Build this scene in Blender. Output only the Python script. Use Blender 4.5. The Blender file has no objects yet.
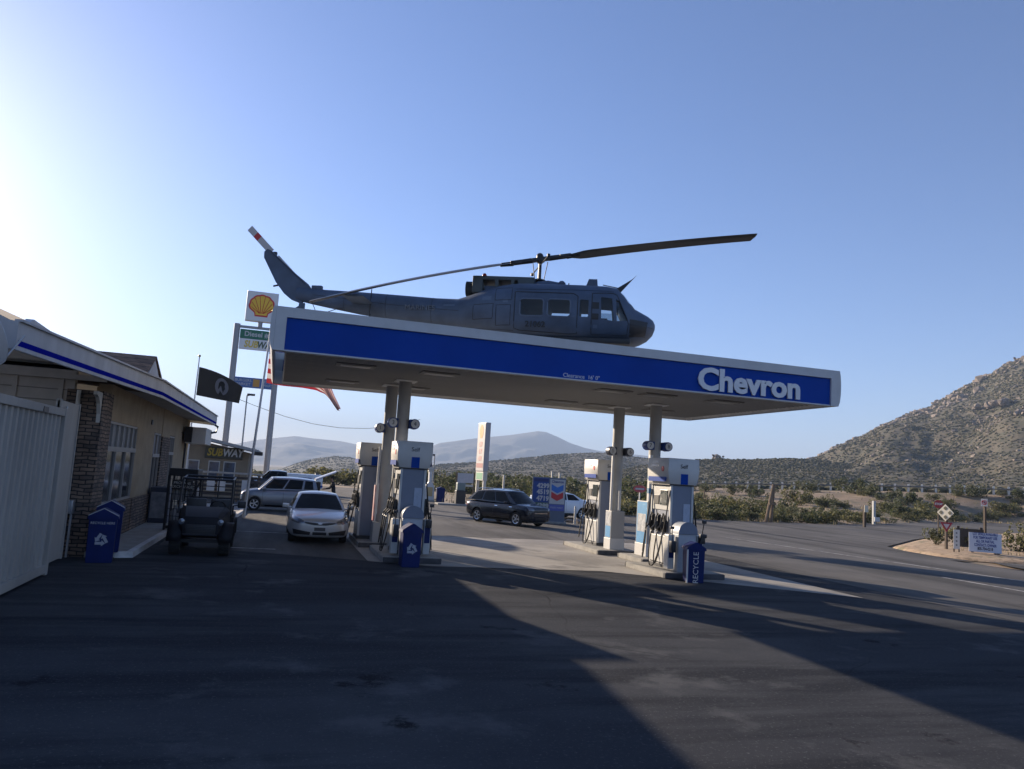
import bpy, bmesh, math, random
from mathutils import Vector, Matrix, noise
from mathutils.bvhtree import BVHTree
random.seed(11)
PI = math.pi; R = math.radians
S = bpy.context.scene
COL = S.collection

# ------------------------------------------------------------------ materials
MATS = {}
def nodes_of(name):
    m = bpy.data.materials.new(name); m.use_nodes = True
    nt = m.node_tree; b = nt.nodes['Principled BSDF']
    return m, nt, b
def mat(name, col, rough=.6, metal=0., var=0., scale=8., bump=0., bscale=30., col2=None, spec=.5, coat=0., stretch=None):
    if name in MATS: return MATS[name]
    m, nt, b = nodes_of(name)
    b.inputs['Base Color'].default_value = (*col, 1); b.inputs['Roughness'].default_value = rough
    b.inputs['Metallic'].default_value = metal; b.inputs['Specular IOR Level'].default_value = spec
    b.inputs['Coat Weight'].default_value = coat
    if var or bump or col2:
        tc = nt.nodes.new('ShaderNodeTexCoord'); src = tc.outputs['Object']
        if stretch:
            mp = nt.nodes.new('ShaderNodeMapping'); mp.inputs['Scale'].default_value = stretch
            nt.links.new(src, mp.inputs[0]); src = mp.outputs[0]
        n = nt.nodes.new('ShaderNodeTexNoise'); n.inputs['Scale'].default_value = scale; n.inputs['Detail'].default_value = 7; n.inputs['Roughness'].default_value = .62
        nt.links.new(src, n.inputs['Vector'])
        if var or col2:
            cr = nt.nodes.new('ShaderNodeValToRGB'); cr.color_ramp.elements[0].position = .3; cr.color_ramp.elements[1].position = .7
            a = [max(0, c*(1-var)) for c in col]; z = col2 if col2 else [min(1, c*(1+var)) for c in col]
            cr.color_ramp.elements[0].color = (*a, 1); cr.color_ramp.elements[1].color = (*z, 1)
            nt.links.new(n.outputs['Fac'], cr.inputs[0]); nt.links.new(cr.outputs[0], b.inputs['Base Color'])
        if bump:
            n2 = nt.nodes.new('ShaderNodeTexNoise'); n2.inputs['Scale'].default_value = bscale; n2.inputs['Detail'].default_value = 5
            nt.links.new(src, n2.inputs['Vector'])
            bp = nt.nodes.new('ShaderNodeBump'); bp.inputs['Strength'].default_value = bump; bp.inputs['Distance'].default_value = .05
            nt.links.new(n2.outputs['Fac'], bp.inputs['Height']); nt.links.new(bp.outputs[0], b.inputs['Normal'])
    MATS[name] = m; return m
def glassmat(name, tint, gloss=.04, rough=.03):
    m = bpy.data.materials.new(name); m.use_nodes = True; nt = m.node_tree
    for n in list(nt.nodes): nt.nodes.remove(n)
    o = nt.nodes.new('ShaderNodeOutputMaterial'); t = nt.nodes.new('ShaderNodeBsdfTransparent'); g = nt.nodes.new('ShaderNodeBsdfGlossy')
    t.inputs[0].default_value = (*tint, 1); g.inputs['Roughness'].default_value = rough
    f = nt.nodes.new('ShaderNodeFresnel'); f.inputs[0].default_value = 1.45
    mx = nt.nodes.new('ShaderNodeMixShader'); nt.links.new(f.outputs[0], mx.inputs[0]); nt.links.new(t.outputs[0], mx.inputs[1]); nt.links.new(g.outputs[0], mx.inputs[2])
    nt.links.new(mx.outputs[0], o.inputs[0]); MATS[name] = m; return m
def brickmat(name, c1, c2, mortar, sx, sy, axis='x', rough=.85):
    m, nt, b = nodes_of(name)
    tc = nt.nodes.new('ShaderNodeTexCoord'); sp = nt.nodes.new('ShaderNodeSeparateXYZ'); cb = nt.nodes.new('ShaderNodeCombineXYZ')
    nt.links.new(tc.outputs['Object'], sp.inputs[0])
    ad = nt.nodes.new('ShaderNodeMath'); ad.operation = 'ADD'
    nt.links.new(sp.outputs[0], ad.inputs[0]); nt.links.new(sp.outputs[1], ad.inputs[1])
    nt.links.new(ad.outputs[0], cb.inputs[0]); nt.links.new(sp.outputs[2], cb.inputs[1])
    br = nt.nodes.new('ShaderNodeTexBrick'); br.inputs['Color1'].default_value = (*c1, 1); br.inputs['Color2'].default_value = (*c2, 1); br.inputs['Mortar'].default_value = (*mortar, 1)
    br.inputs['Scale'].default_value = 1; br.inputs['Brick Width'].default_value = sx; br.inputs['Row Height'].default_value = sy; br.inputs['Mortar Size'].default_value = .012; br.inputs['Bias'].default_value = 0
    nd = nt.nodes.new('ShaderNodeTexNoise'); nd.inputs['Scale'].default_value = 2.6; nt.links.new(tc.outputs['Object'], nd.inputs['Vector'])
    md_ = nt.nodes.new('ShaderNodeMix'); md_.data_type = 'VECTOR'; md_.inputs[0].default_value = .09 if 'stone' in name else 0.
    nt.links.new(cb.outputs[0], md_.inputs[4]); nt.links.new(nd.outputs['Color'], md_.inputs[5]); nt.links.new(md_.outputs[1], br.inputs['Vector'])
    n = nt.nodes.new('ShaderNodeTexNoise'); n.inputs['Scale'].default_value = 3; n.inputs['Detail'].default_value = 6; nt.links.new(tc.outputs['Object'], n.inputs['Vector'])
    mx = nt.nodes.new('ShaderNodeMix'); mx.data_type = 'RGBA'; mx.blend_type = 'MULTIPLY'; mx.inputs[0].default_value = .8
    cr = nt.nodes.new('ShaderNodeValToRGB'); cr.color_ramp.elements[0].color = (.55, .5, .48, 1); cr.color_ramp.elements[1].color = (1.25, 1.2, 1.15, 1); cr.color_ramp.elements[0].position = .3; cr.color_ramp.elements[1].position = .7
    nt.links.new(n.outputs['Fac'], cr.inputs[0])
    nt.links.new(br.outputs['Color'], mx.inputs[6]); nt.links.new(cr.outputs[0], mx.inputs[7]); nt.links.new(mx.outputs[2], b.inputs['Base Color'])
    bp = nt.nodes.new('ShaderNodeBump'); bp.inputs['Strength'].default_value = .6; bp.inputs['Distance'].default_value = .03; bp.invert = True
    nt.links.new(br.outputs['Fac'], bp.inputs['Height']); nt.links.new(bp.outputs[0], b.inputs['Normal'])
    b.inputs['Roughness'].default_value = rough; MATS[name] = m; return m

def groundmat(name, cols, scales, rough=.9, bump=.3, bscale=40, spec=.5, crack=None):
    """three noise octaves mixed between three colours"""
    m, nt, b = nodes_of(name)
    tc = nt.nodes.new('ShaderNodeTexCoord')
    last = None
    for i, (c, sc, lo, hi) in enumerate([(cols[k], *scales[k]) for k in range(len(cols))]):
        if i == 0:
            rgb = nt.nodes.new('ShaderNodeRGB'); rgb.outputs[0].default_value = (*c, 1); last = rgb.outputs[0]; continue
        mp = nt.nodes.new('ShaderNodeMapping'); mp.inputs['Location'].default_value = (13.7*i, 5.1*i, 0)
        if isinstance(sc, tuple): mp.inputs['Scale'].default_value = sc; s = 1.
        else: s = sc
        nt.links.new(tc.outputs['Object'], mp.inputs[0])
        n = nt.nodes.new('ShaderNodeTexNoise'); n.inputs['Scale'].default_value = s; n.inputs['Detail'].default_value = 8; n.inputs['Roughness'].default_value = .65
        nt.links.new(mp.outputs[0], n.inputs['Vector'])
        cr = nt.nodes.new('ShaderNodeMapRange'); cr.inputs[1].default_value = lo; cr.inputs[2].default_value = hi
        nt.links.new(n.outputs['Fac'], cr.inputs[0])
        mx = nt.nodes.new('ShaderNodeMix'); mx.data_type = 'RGBA'; mx.inputs[7].default_value = (*c, 1)
        nt.links.new(cr.outputs[0], mx.inputs[0]); nt.links.new(last, mx.inputs[6]); last = mx.outputs[2]
    if crack:
        nd = nt.nodes.new('ShaderNodeTexNoise'); nd.inputs['Scale'].default_value = .9; nd.inputs['Detail'].default_value = 6; nt.links.new(tc.outputs['Object'], nd.inputs['Vector'])
        mv = nt.nodes.new('ShaderNodeMix'); mv.data_type = 'VECTOR'; mv.inputs[0].default_value = .3; nt.links.new(tc.outputs['Object'], mv.inputs[4]); nt.links.new(nd.outputs['Color'], mv.inputs[5])
        vo = nt.nodes.new('ShaderNodeTexVoronoi'); vo.feature = 'DISTANCE_TO_EDGE'; vo.inputs['Scale'].default_value = crack[0]; nt.links.new(mv.outputs[1], vo.inputs['Vector'])
        m1 = nt.nodes.new('ShaderNodeMapRange'); m1.inputs[1].default_value = 0; m1.inputs[2].default_value = crack[1]; m1.inputs[3].default_value = 1; m1.inputs[4].default_value = 0; nt.links.new(vo.outputs['Distance'], m1.inputs[0])
        ng = nt.nodes.new('ShaderNodeTexNoise'); ng.inputs['Scale'].default_value = .21; ng.inputs['Detail'].default_value = 4; nt.links.new(tc.outputs['Object'], ng.inputs['Vector'])
        m2 = nt.nodes.new('ShaderNodeMapRange'); m2.inputs[1].default_value = .47; m2.inputs[2].default_value = .6; nt.links.new(ng.outputs['Fac'], m2.inputs[0])
        mm = nt.nodes.new('ShaderNodeMath'); mm.operation = 'MULTIPLY'; nt.links.new(m1.outputs[0], mm.inputs[0]); nt.links.new(m2.outputs[0], mm.inputs[1])
        mk = nt.nodes.new('ShaderNodeMix'); mk.data_type = 'RGBA'; mk.inputs[7].default_value = (*crack[2], 1); nt.links.new(mm.outputs[0], mk.inputs[0]); nt.links.new(last, mk.inputs[6]); last = mk.outputs[2]
    nt.links.new(last, b.inputs['Base Color']); b.inputs['Roughness'].default_value = rough; b.inputs['Specular IOR Level'].default_value = spec
    n2 = nt.nodes.new('ShaderNodeTexNoise'); n2.inputs['Scale'].default_value = bscale; n2.inputs['Detail'].default_value = 6
    nt.links.new(tc.outputs['Object'], n2.inputs['Vector'])
    bp = nt.nodes.new('ShaderNodeBump'); bp.inputs['Strength'].default_value = bump; bp.inputs['Distance'].default_value = .03
    nt.links.new(n2.outputs['Fac'], bp.inputs['Height']); nt.links.new(bp.outputs[0], b.inputs['Normal'])
    MATS[name] = m; return m

M_white = mat('white_paint', (.52, .52, .51), .45, var=.06, scale=3)
M_offwhite = mat('offwhite_paint', (.48, .465, .42), .6, var=.08, scale=4)
M_blue = mat('sign_blue', (.0015, .05, .315), .5, var=.10, scale=.6, spec=.1)
M_navy = mat('bin_blue', (.004, .014, .095), .5, var=.18, scale=4, spec=.2)
M_red = mat('sign_red', (.50, .03, .03), .45)
M_ylw = mat('sign_yellow', (.75, .48, .03), .45)
M_green = mat('sign_green', (.02, .16, .09), .5)
M_black = mat('black_plastic', (.012, .012, .014), .45)
M_rub = mat('tyre_rubber', (.018, .018, .018), .85, var=.2)
M_dark = mat('dark_steel', (.035, .036, .04), .5, .3)
M_steel = mat('galvanised_steel', (.42, .43, .44), .4, .7, var=.1)
M_alu = mat('alloy_rim', (.55, .56, .58), .3, .9)
M_chrome = mat('chrome', (.8, .8, .8), .12, 1.)
M_pole = mat('grey_pole_paint', (.30, .31, .32), .5, .2, var=.08)
M_silver = mat('silver_car_paint', (.46, .46, .46), .34, .35, coat=.6)
M_greycar = mat('grey_car_paint', (.20, .22, .25), .3, .5, coat=.6)
M_navycar = mat('dark_blue_car_paint', (.006, .009, .019), .2, 0., coat=.35, spec=.4)
M_whitecar = mat('white_car_paint', (.72, .73, .74), .3, 0, coat=.5)
M_glass = mat('car_glass', (.008, .009, .010), .06, spec=.14)
M_lens = mat('headlight_lens', (.20, .21, .23), .12, .5)
M_wood = mat('weathered_wood', (.20, .14, .09), .85, var=.3, scale=6, stretch=(6, 6, 1))
M_skin = mat('skin', (.45, .26, .18), .6)
M_stucco = mat('stucco', (.33, .265, .175), .9, var=.16, scale=2, bump=.3, bscale=60)
M_siding = mat('painted_siding', (.44, .43, .41), .75, var=.12, scale=2.2, spec=.2)
M_conc = mat('kerb_concrete', (.30, .29, .265), .9, var=.2, scale=4, bump=.25, bscale=40)
M_conc_d = mat('worn_black_kerb_paint', (.06, .06, .065), .8, var=.35, scale=5)
M_shingle = brickmat('brown_shingle', (.24, .15, .09), (.17, .11, .07), (.06, .045, .03), .3, .14)
M_stone = brickmat('stacked_stone', (.26, .19, .14), (.09, .075, .065), (.025, .022, .02), .24, .08)

# ------------------------------------------------------------------ mesh builder
class B:
    def __init__(s): s.bm = bmesh.new(); s.mi = 0
    def _tag(s, faces):
        for f in faces: f.material_index = s.mi
    def faces(s, verts, fl):
        vs = [s.bm.verts.new(v) for v in verts]; out = []
        for f in fl:
            try: out.append(s.bm.faces.new([vs[i] for i in f]))
            except ValueError: pass
        s._tag(out); return s
    def box(s, x0, x1, y0, y1, z0, z1, bev=0., rz=0., M=None):
        t = bmesh.new()
        bmesh.ops.create_cube(t, size=1)
        for v in t.verts: v.co = Vector(((x0+x1)/2+v.co.x*(x1-x0), (y0+y1)/2+v.co.y*(y1-y0), (z0+z1)/2+v.co.z*(z1-z0)))
        if bev: bmesh.ops.bevel(t, geom=t.edges[:], offset=bev, segments=2, affect='EDGES', profile=.6)
        if rz:
            c = Vector(((x0+x1)/2, (y0+y1)/2, (z0+z1)/2)); bmesh.ops.rotate(t, verts=t.verts, cent=c, matrix=Matrix.Rotation(rz, 3, 'Z'))
        if M is not None: bmesh.ops.transform(t, matrix=M, verts=t.verts)
        return s.merge(t)
    def merge(s, t):
        t.verts.index_update()
        vs = [s.bm.verts.new(v.co) for v in t.verts]
        for f in t.faces:
            try:
                n = s.bm.faces.new([vs[v.index] for v in f.verts]); n.material_index = s.mi
            except ValueError: pass
        t.free(); return s
    def rings(s, rings, closed=True, caps=True):
        rv = [[s.bm.verts.new(p) for p in r] for r in rings]; fs = []; n = len(rv[0])
        for a, b in zip(rv, rv[1:]):
            for i in range(n if closed else n-1):
                j = (i+1) % n
                try: fs.append(s.bm.faces.new((a[i], a[j], b[j], b[i])))
                except ValueError: pass
        if caps and closed:
            for r in (rv[0][::-1], rv[-1]):
                try: fs.append(s.bm.faces.new(r))
                except ValueError: pass
        s._tag(fs); return s
    def tube(s, pts, r, n=8, r1=None):
        pts = [Vector(p) for p in pts]; rr = []
        up = Vector((0, 0, 1))
        for i, p in enumerate(pts):
            d = (pts[min(i+1, len(pts)-1)]-pts[max(i-1, 0)]).normalized()
            a = d.cross(up) if abs(d.z) < .95 else d.cross(Vector((1, 0, 0))); a.normalize(); b = a.cross(d).normalized()
            q = r if r1 is None else r+(r1-r)*i/(len(pts)-1)
            rr.append([p+(a*math.cos(2*PI*k/n)+b*math.sin(2*PI*k/n))*q for k in range(n)])
        return s.rings(rr)
    def lathe(s, prof, n=20, M=None, caps=True):
        """prof list of (radius, h) about Z"""
        rr = [[Vector((r*math.cos(2*PI*k/n), r*math.sin(2*PI*k/n), h)) for k in range(n)] for r, h in prof]
        if M is not None: rr = [[M @ v for v in q] for q in rr]
        return s.rings(rr, caps=caps)
    def prism(s, poly, d0, d1, plane='xz'):
        f = {'xz': lambda p, d: (p[0], d, p[1]), 'yz': lambda p, d: (d, p[0], p[1]), 'xy': lambda p, d: (p[0], p[1], d)}[plane]
        return s.rings([[f(p, d0) for p in poly], [f(p, d1) for p in poly]])
    def grid(s, P):
        rv = [[s.bm.verts.new(p) for p in r] for r in P]; fs = []
        for a, b in zip(rv, rv[1:]):
            for i in range(len(a)-1): fs.append(s.bm.faces.new((a[i], a[i+1], b[i+1], b[i])))
        s._tag(fs); return s
def link(o, parent=None):
    COL.objects.link(o)
    if parent is not None: o.parent = parent
    return o
def obj(name, b, mats, parent=None, smooth=40, M=None, solid=0., normals=True):
    bm = b.bm if isinstance(b, B) else b
    if normals: bmesh.ops.recalc_face_normals(bm, faces=bm.faces)
    me = bpy.data.meshes.new(name); bm.to_mesh(me); bm.free()
    for m in (mats if isinstance(mats, (list, tuple)) else [mats]): me.materials.append(m)
    if smooth:
        me.polygons.foreach_set('use_smooth', [True]*len(me.polygons)); me.set_sharp_from_angle(angle=R(smooth))
    o = bpy.data.objects.new(name, me); link(o, parent)
    if M is not None: o.matrix_local = M
    if solid:
        md = o.modifiers.new('Solidify', 'SOLIDIFY'); md.thickness = solid; md.offset = 0
    return o
def thing(name, label, cat, loc=(0, 0, 0), rz=0., group=None):
    o = bpy.data.objects.new(name, None); o.empty_display_size = .2; link(o)
    o.location = loc; o.rotation_euler = (0, 0, rz); tag(o, label, cat, group); return o
def tag(o, label, cat, group=None, kind=None):
    o['label'] = label; o['category'] = cat
    if group: o['group'] = group
    if kind: o['kind'] = kind
    return o
def struct(o): o['kind'] = 'structure'; return o
def copy_tree(o, parent=None):
    c = o.copy(); COL.objects.link(c); c.parent = parent
    for ch in list(o.children): copy_tree(ch, c)
    return c
def text(name, body, size, m, parent, M, ext=.006, align='CENTER', sx=1., bold=0., shear=0.):
    cu = bpy.data.curves.new('t', 'FONT'); cu.body = body; cu.size = size; cu.extrude = ext; cu.align_x = align; cu.align_y = 'CENTER'; cu.offset = bold; cu.shear = shear
    cu.resolution_u = 3
    t = bpy.data.objects.new('t', cu); COL.objects.link(t)
    dg = bpy.context.evaluated_depsgraph_get(); me = bpy.data.meshes.new_from_object(t.evaluated_get(dg))
    bpy.data.objects.remove(t); bpy.data.curves.remove(cu)
    me.transform(Matrix.Diagonal((sx, 1, 1, 1))); me.name = name
    me.materials.clear(); me.materials.append(m)
    o = bpy.data.objects.new(name, me); link(o, parent); o.matrix_local = M; return o
def face_M(loc, az):
    """local x runs to the reader's right, local y up, local z out of a wall whose outward normal has azimuth az (radians, from +X)"""
    n = Vector((math.cos(az), math.sin(az), 0)); up = Vector((0, 0, 1)); x = up.cross(n)
    m = Matrix((x, up, n)).transposed().to_4x4(); m.translation = Vector(loc); return m
SOUTH = -PI/2; EAST = 0.; WEST = PI
def boolean(o, cutter_bs, keep_mats=True):
    dg = None
    for b in cutter_bs:
        bmesh.ops.recalc_face_normals(b.bm, faces=b.bm.faces)
        me = bpy.data.meshes.new('c'); b.bm.to_mesh(me); b.bm.free(); c = bpy.data.objects.new('c', me); COL.objects.link(c)
        c.matrix_world = o.matrix_world
        md = o.modifiers.new('b', 'BOOLEAN'); md.object = c; md.solver = 'EXACT'; md.operation = 'DIFFERENCE'
        bpy.context.view_layer.update(); dg = bpy.context.evaluated_depsgraph_get()
        new = bpy.data.meshes.new_from_object(o.evaluated_get(dg)); o.modifiers.clear(); o.data = new
        bpy.data.objects.remove(c)
    o.data.polygons.foreach_set('use_smooth', [True]*len(o.data.polygons)); o.data.set_sharp_from_angle(angle=R(38))
def bvh_of(o):
    bm = bmesh.new(); bm.from_mesh(o.data); t = BVHTree.FromBMesh(bm); bm.free(); return t
def resample(pl, n):
    pl = [Vector(p) for p in pl]; ls = [0]
    for a, b in zip(pl, pl[1:]): ls.append(ls[-1]+(b-a).length)
    out = []
    for k in range(n+1):
        t = ls[-1]*k/n; i = 0
        while i < len(ls)-2 and ls[i+1] < t: i += 1
        f = (t-ls[i])/max(1e-9, ls[i+1]-ls[i]); out.append(pl[i].lerp(pl[i+1], f))
    return out
def drape(b, tree, bot, top, n, m, mk, dirv, off=.008):
    """panel between two 2-D polylines, ray-cast on to a body; mk(u,v)->3-D start point"""
    bo, tp = resample(bot, n), resample(top, n); P = []; d = Vector(dirv)
    for j in range(m+1):
        row = []
        for a, c in zip(bo, tp):
            q = a.lerp(c, j/m); h = tree.ray_cast(Vector(mk(q[0], q[1])), d, 12)[0]
            row.append(None if h is None else b.bm.verts.new(h-d*off))
        P.append(row)
    fs = []
    for r0, r1 in zip(P, P[1:]):
        for k in range(n):
            q = (r0[k], r0[k+1], r1[k+1], r1[k])
            if None not in q: fs.append(b.bm.faces.new(q))
    b._tag(fs)
    for v in [v for v in b.bm.verts if not v.link_faces]: b.bm.verts.remove(v)
    return b
def V3(p): return Vector(p)
# ------------------------------------------------------------------ camera, light, sky
cam = bpy.data.cameras.new('camera'); co = bpy.data.objects.new('camera', cam); COL.objects.link(co)
cam.sensor_width = 36; cam.lens = 36*776.91/1024; cam.clip_start = .1; cam.clip_end = 60000
cF, cR, cU = Vector((.28295358, .95214028, .11561213)), Vector((.95466649, -.29120228, .06175059)), Vector((-.09246174, -.09289848, .99137314))
mc = Matrix((cR, cU, -cF)).transposed().to_4x4(); mc.translation = (0, 0, 2.4); co.matrix_world = mc
S.camera = co
SUN_AZ, SUN_EL = R(118.5), R(16.4)
to_sun = Vector((math.cos(SUN_AZ)*math.cos(SUN_EL), math.sin(SUN_AZ)*math.cos(SUN_EL), math.sin(SUN_EL)))
sl = bpy.data.lights.new('sun', 'SUN'); sl.energy = 5.0; sl.angle = R(.42); sl.color = (1, .83, .64)
so = bpy.data.objects.new('sun', sl); COL.objects.link(so); so.rotation_euler = (-to_sun).to_track_quat('-Z', 'Y').to_euler()
w = bpy.data.worlds.new('World'); S.world = w; w.use_nodes = True; nt = w.node_tree
sky = nt.nodes.new('ShaderNodeTexSky'); sky.sky_type = 'NISHITA'; sky.sun_disc = False; sky.sun_elevation = SUN_EL; sky.sun_rotation = PI/2-SUN_AZ
sky.altitude = 900; sky.air_density = 1.0; sky.dust_density = .80; sky.ozone_density = 4.0
bg = nt.nodes['Background']; tint = nt.nodes.new('ShaderNodeMix'); tint.data_type = 'RGBA'; tint.blend_type = 'MULTIPLY'; tint.inputs[0].default_value = 1; tint.inputs[7].default_value = (1.01, .955, 1.08, 1)
nt.links.new(sky.outputs[0], tint.inputs[6]); nt.links.new(tint.outputs[2], bg.inputs[0]); bg.inputs[1].default_value = .078
S.view_settings.view_transform = 'Standard'; S.view_settings.look = 'None'; S.view_settings.exposure = 1.16; S.view_settings.gamma = 1
S.render.engine = 'CYCLES'
S.cycles.transparent_max_bounces = 24; S.cycles.max_bounces = 8; S.cycles.volume_bounces = 0

# ------------------------------------------------------------------ terrain
def lerp_tab(tab, x):
    if x <= tab[0][0]: return tab[0][1]
    for (a, u), (b, v) in zip(tab, tab[1:]):
        if x <= b: return u+(v-u)*(x-a)/(b-a)
    return tab[-1][1]
RAIL = [(62.0, 165.6, .4), (74.7, 151.2, 1.5), (78.9, 134.1, 2.2), (87.0, 126.4, 2.75), (94.3, 118.9, 3.2), (100.9, 111.6, 3.65), (108.3, 102.0, 4.0), (112.9, 94.3, 4.2), (118, 84, 4.4), (124, 72, 4.6)]
EDGE = [(12.1, 57.7), (14.8, 56.0), (19.8, 52.9), (22.9, 52.6), (29.7, 51.9), (36.1, 52.6), (43.6, 54), (50, 58), (58, 63), (76, 75), (96, 84), (120, 62)]
phi = lambda x, y: math.degrees(math.atan2(x, y))
T_rr = [(-180, 150), (-40, 180), (12, 180)]+[(phi(x, y), math.hypot(x, y)) for x, y, z in RAIL]+[(75, 140), (180, 150)]
T_rz = [(-180, -.6), (-40, -1.2), (10, -1.3), (17, -.6)]+[(phi(x, y), z-.06) for x, y, z in RAIL]+[(75, 4.0), (110, 0), (180, -.6)]
T_re = [(-180, 60), (-40, 80), (-5, 88), (8, 84), (11.5, 59.5)]+[(phi(x, y), math.hypot(x, y)+.3) for x, y in EDGE]+[(75, 130), (110, 60), (180, 60)]
T_sl = [(-180, 0), (-60, -.012), (10, -.016), (24, -.012), (30, .004), (60, .02), (75, .01), (110, 0), (180, 0)]
def terrain(x, y):
    r = math.hypot(x, y); p = phi(x, y); re, rr, rz = lerp_tab(T_re, p), lerp_tab(T_rr, p), lerp_tab(T_rz, p)
    if r <= re: return -.06
    if r <= rr:
        t = (r-re)/(rr-re); s = t*t*(3-2*t); s = .25*t+.75*max(0., min(1., (t-.35)/.6))**1.3 if rz > .5 else s
        k = min(1, (r-re)/4)*max(0, min(1, (rr-r)/6))
        n = noise.fractal(Vector((x*.06, y*.06, 0)), .9, 2, 5)*.9+noise.fractal(Vector((x*.25, y*.25, 3)), .9, 2, 4)*.25
        return -.06+(rz+.06)*s+n*k*(.5 if rz > .5 else .2)
    d = min(r, 1700)-rr
    return rz+d*lerp_tab(T_sl, p)+noise.fractal(Vector((x*.02, y*.02, 9)), .9, 2, 4)*min(1, d/40)*1.2
rads = [0.01, 15, 30, 45]+[50+1.5*i for i in range(90)]+[190+8*i for i in range(26)]+[420+40*i for i in range(33)]+[1800, 2400, 3500, 5000, 7000, 9000]
phis = [-180+6*i for i in range(24)]+[-36+.6*i for i in range(161)]+[66+6*i for i in range(20)]
b = B(); P = []
for r in rads: P.append([(r*math.sin(R(p)), r*math.cos(R(p)), terrain(r*math.sin(R(p)), r*math.cos(R(p)))) for p in phis])
b.grid(P)
M_dirt = groundmat('desert_dirt', [(.23, .165, .108), (.32, .235, .155), (.10, .092, .05), (.15, .135, .075)], [(0, 0, 0), (.35, .42, .62), (.12, .48, .62), (.9, .52, .66)], bscale=6, bump=.5)
ground = struct(obj('ground', b, M_dirt, smooth=180))

def nz(*a, sc=1., o=5, H=.9): return noise.fractal(Vector(a)*sc, H, 2.0, o)
def hill(name, pts, front, thick, m, amp, freq, nu=260, nt_=60, prof=1.25, sink=6, ridgeamp=.0):
    """range of hills: ridge line at its real distance, slope in front falling to the plain, back slope behind"""
    dense = resample([V3(p) for p in pts], nu); rows = []
    for q in dense:
        d = Vector((q.x, q.y)); r = d.length; u = d/r; row = []
        fz = terrain(u.x*front, u.y*front)-sink
        for k in range(nt_+1):
            t = k/nt_; rr = front+(r-front)*t; x, y = u.x*rr, u.y*rr
            s = t**prof; z = fz+(q.z-fz)*s
            env = min(1, t*3)*(1-t**5)+ridgeamp*t**5
            z += (nz(x, y, 1.7, sc=freq)*amp+nz(x, y, 8.3, sc=freq*.3)*amp*1.6*min(1, t*2)*(1-t**3))*env
            row.append((x, y, z))
        for k in (1, 2, 3, 4):
            rr = r+thick*k/4; row.append((u.x*rr, u.y*rr, q.z-(q.z-fz)*(k/4)**1.1+nz(u.x*rr, u.y*rr, 2.2, sc=freq)*amp*.5*(k < 4)))
        rows.append(row)
    b = B(); b.grid(rows); return rows, struct(obj(name, b, m, smooth=180))
RA = [(-1240, 7196, -8.5), (-764, 7046, 64), (-327, 6910, 117), (-171, 6858, 161), (-12, 6808, 188), (146, 6758, 214.6), (267, 6723, 205.8), (509, 6652, 196.4), (753, 6583, 162), (1079, 6492, 116), (1404, 6400, 79)]
RB = [(411, 6178, 16), (849, 6039, 90.5), (1102, 5955, 161), (1209, 5917, 214), (1318, 5882, 236), (1427, 5846, 259), (1573, 5800, 284), (1719, 5754, 308), (1850, 5711, 336), (1923, 5688, 352.5), (1982, 5670, 348.6), (2074, 5647, 316), (2167, 5624, 276), (2281, 5594, 245), (2394, 5563, 229), (2692, 5476, 217), (3139, 5346, 192)]
RC = [(-134, 1621, -24), (-33, 1589, -22), (12, 1574, -15.5), (48, 1561, 2.2), (80, 1550, 12), (111, 1541, 17.9), (139, 1532, 16.8), (176, 1522, 12.5), (233, 1506, 2.6), (308, 1485, -7.9), (383, 1464, -20)]
RD = [(133, 1119, -25), (172, 1105, -5.8), (198, 1096, 4.3), (224, 1088, 11), (265, 1075, 16.4), (305, 1062, 22.5), (345, 1050, 28.7), (381, 1038, 35.3), (412, 1028, 39.4), (439, 1020, 41.8), (466, 1012, 40.8), (494, 1004, 38.3), (535, 992, 36), (576, 981, 31.6), (658, 957, 22.8)]
RE = [(170, 454, -1.2), (193, 446, 5.8), (216, 439, 12.9), (239, 431, 17.4), (251, 428, 19.1), (261, 424, 20.3), (275, 420, 20.6), (289, 416, 22), (304, 411, 23.3), (319, 407, 23.5), (334, 403, 22.3), (352, 397, 19.8), (376, 391, 15.8), (406, 382, 11)]
RF = [(455, 661, 14.6), (482, 652, 28), (505, 644, 37.3), (518, 639, 45), (531, 634, 52.7), (545, 629, 60.4), (555, 625, 67.9), (564, 622, 74.3), (576, 618, 79.9), (585, 614, 84.4), (594, 611, 88.9), (606, 607, 93.6), (616, 603, 101), (627, 599, 108.6), (638, 595, 115), (650, 591, 121.8), (661, 587, 127.4), (671, 583, 135.9), (680, 579, 141.3), (691, 575, 147), (723, 564, 161.7), (778, 545, 180), (852, 522, 196), (945, 493, 198), (1060, 462, 178)]
M_far = groundmat('far_mountain_chaparral', [(.06, .056, .04), (.08, .07, .055), (.045, .045, .033)], [(0, 0, 0), (.004, .42, .6), (.02, .48, .62)], bump=0)
M_hillc = groundmat('sunlit_scrub_hill', [(.034, .033, .018), (.044, .040, .022), (.028, .029, .017)], [(0, 0, 0), (.02, .42, .6), (.12, .48, .6)], bump=0)
M_hilld = groundmat('brown_scrub_hill', [(.030, .028, .018), (.046, .040, .026), (.024, .024, .015)], [(0, 0, 0), (.03, .42, .6), (.16, .47, .6)], bump=0)
M_hille = groundmat('green_scrub_hill', [(.062, .06, .034), (.095, .083, .053), (.04, .044, .024)], [(0, 0, 0), (.06, .45, .62), (.3, .46, .6)], bump=.6, bscale=.8)
M_hillf = groundmat('rocky_mountainside', [(.092, .078, .052), (.13, .106, .072), (.052, .052, .032), (.07, .068, .042)], [(0, 0, 0), (.03, .45, .62), (.09, .47, .6), (.25, .5, .62)], bump=.8, bscale=.5)
hill('far_left_mountain', RA, 4600, 1800, M_far, 46, .0022, nu=160, nt_=40)
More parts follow.
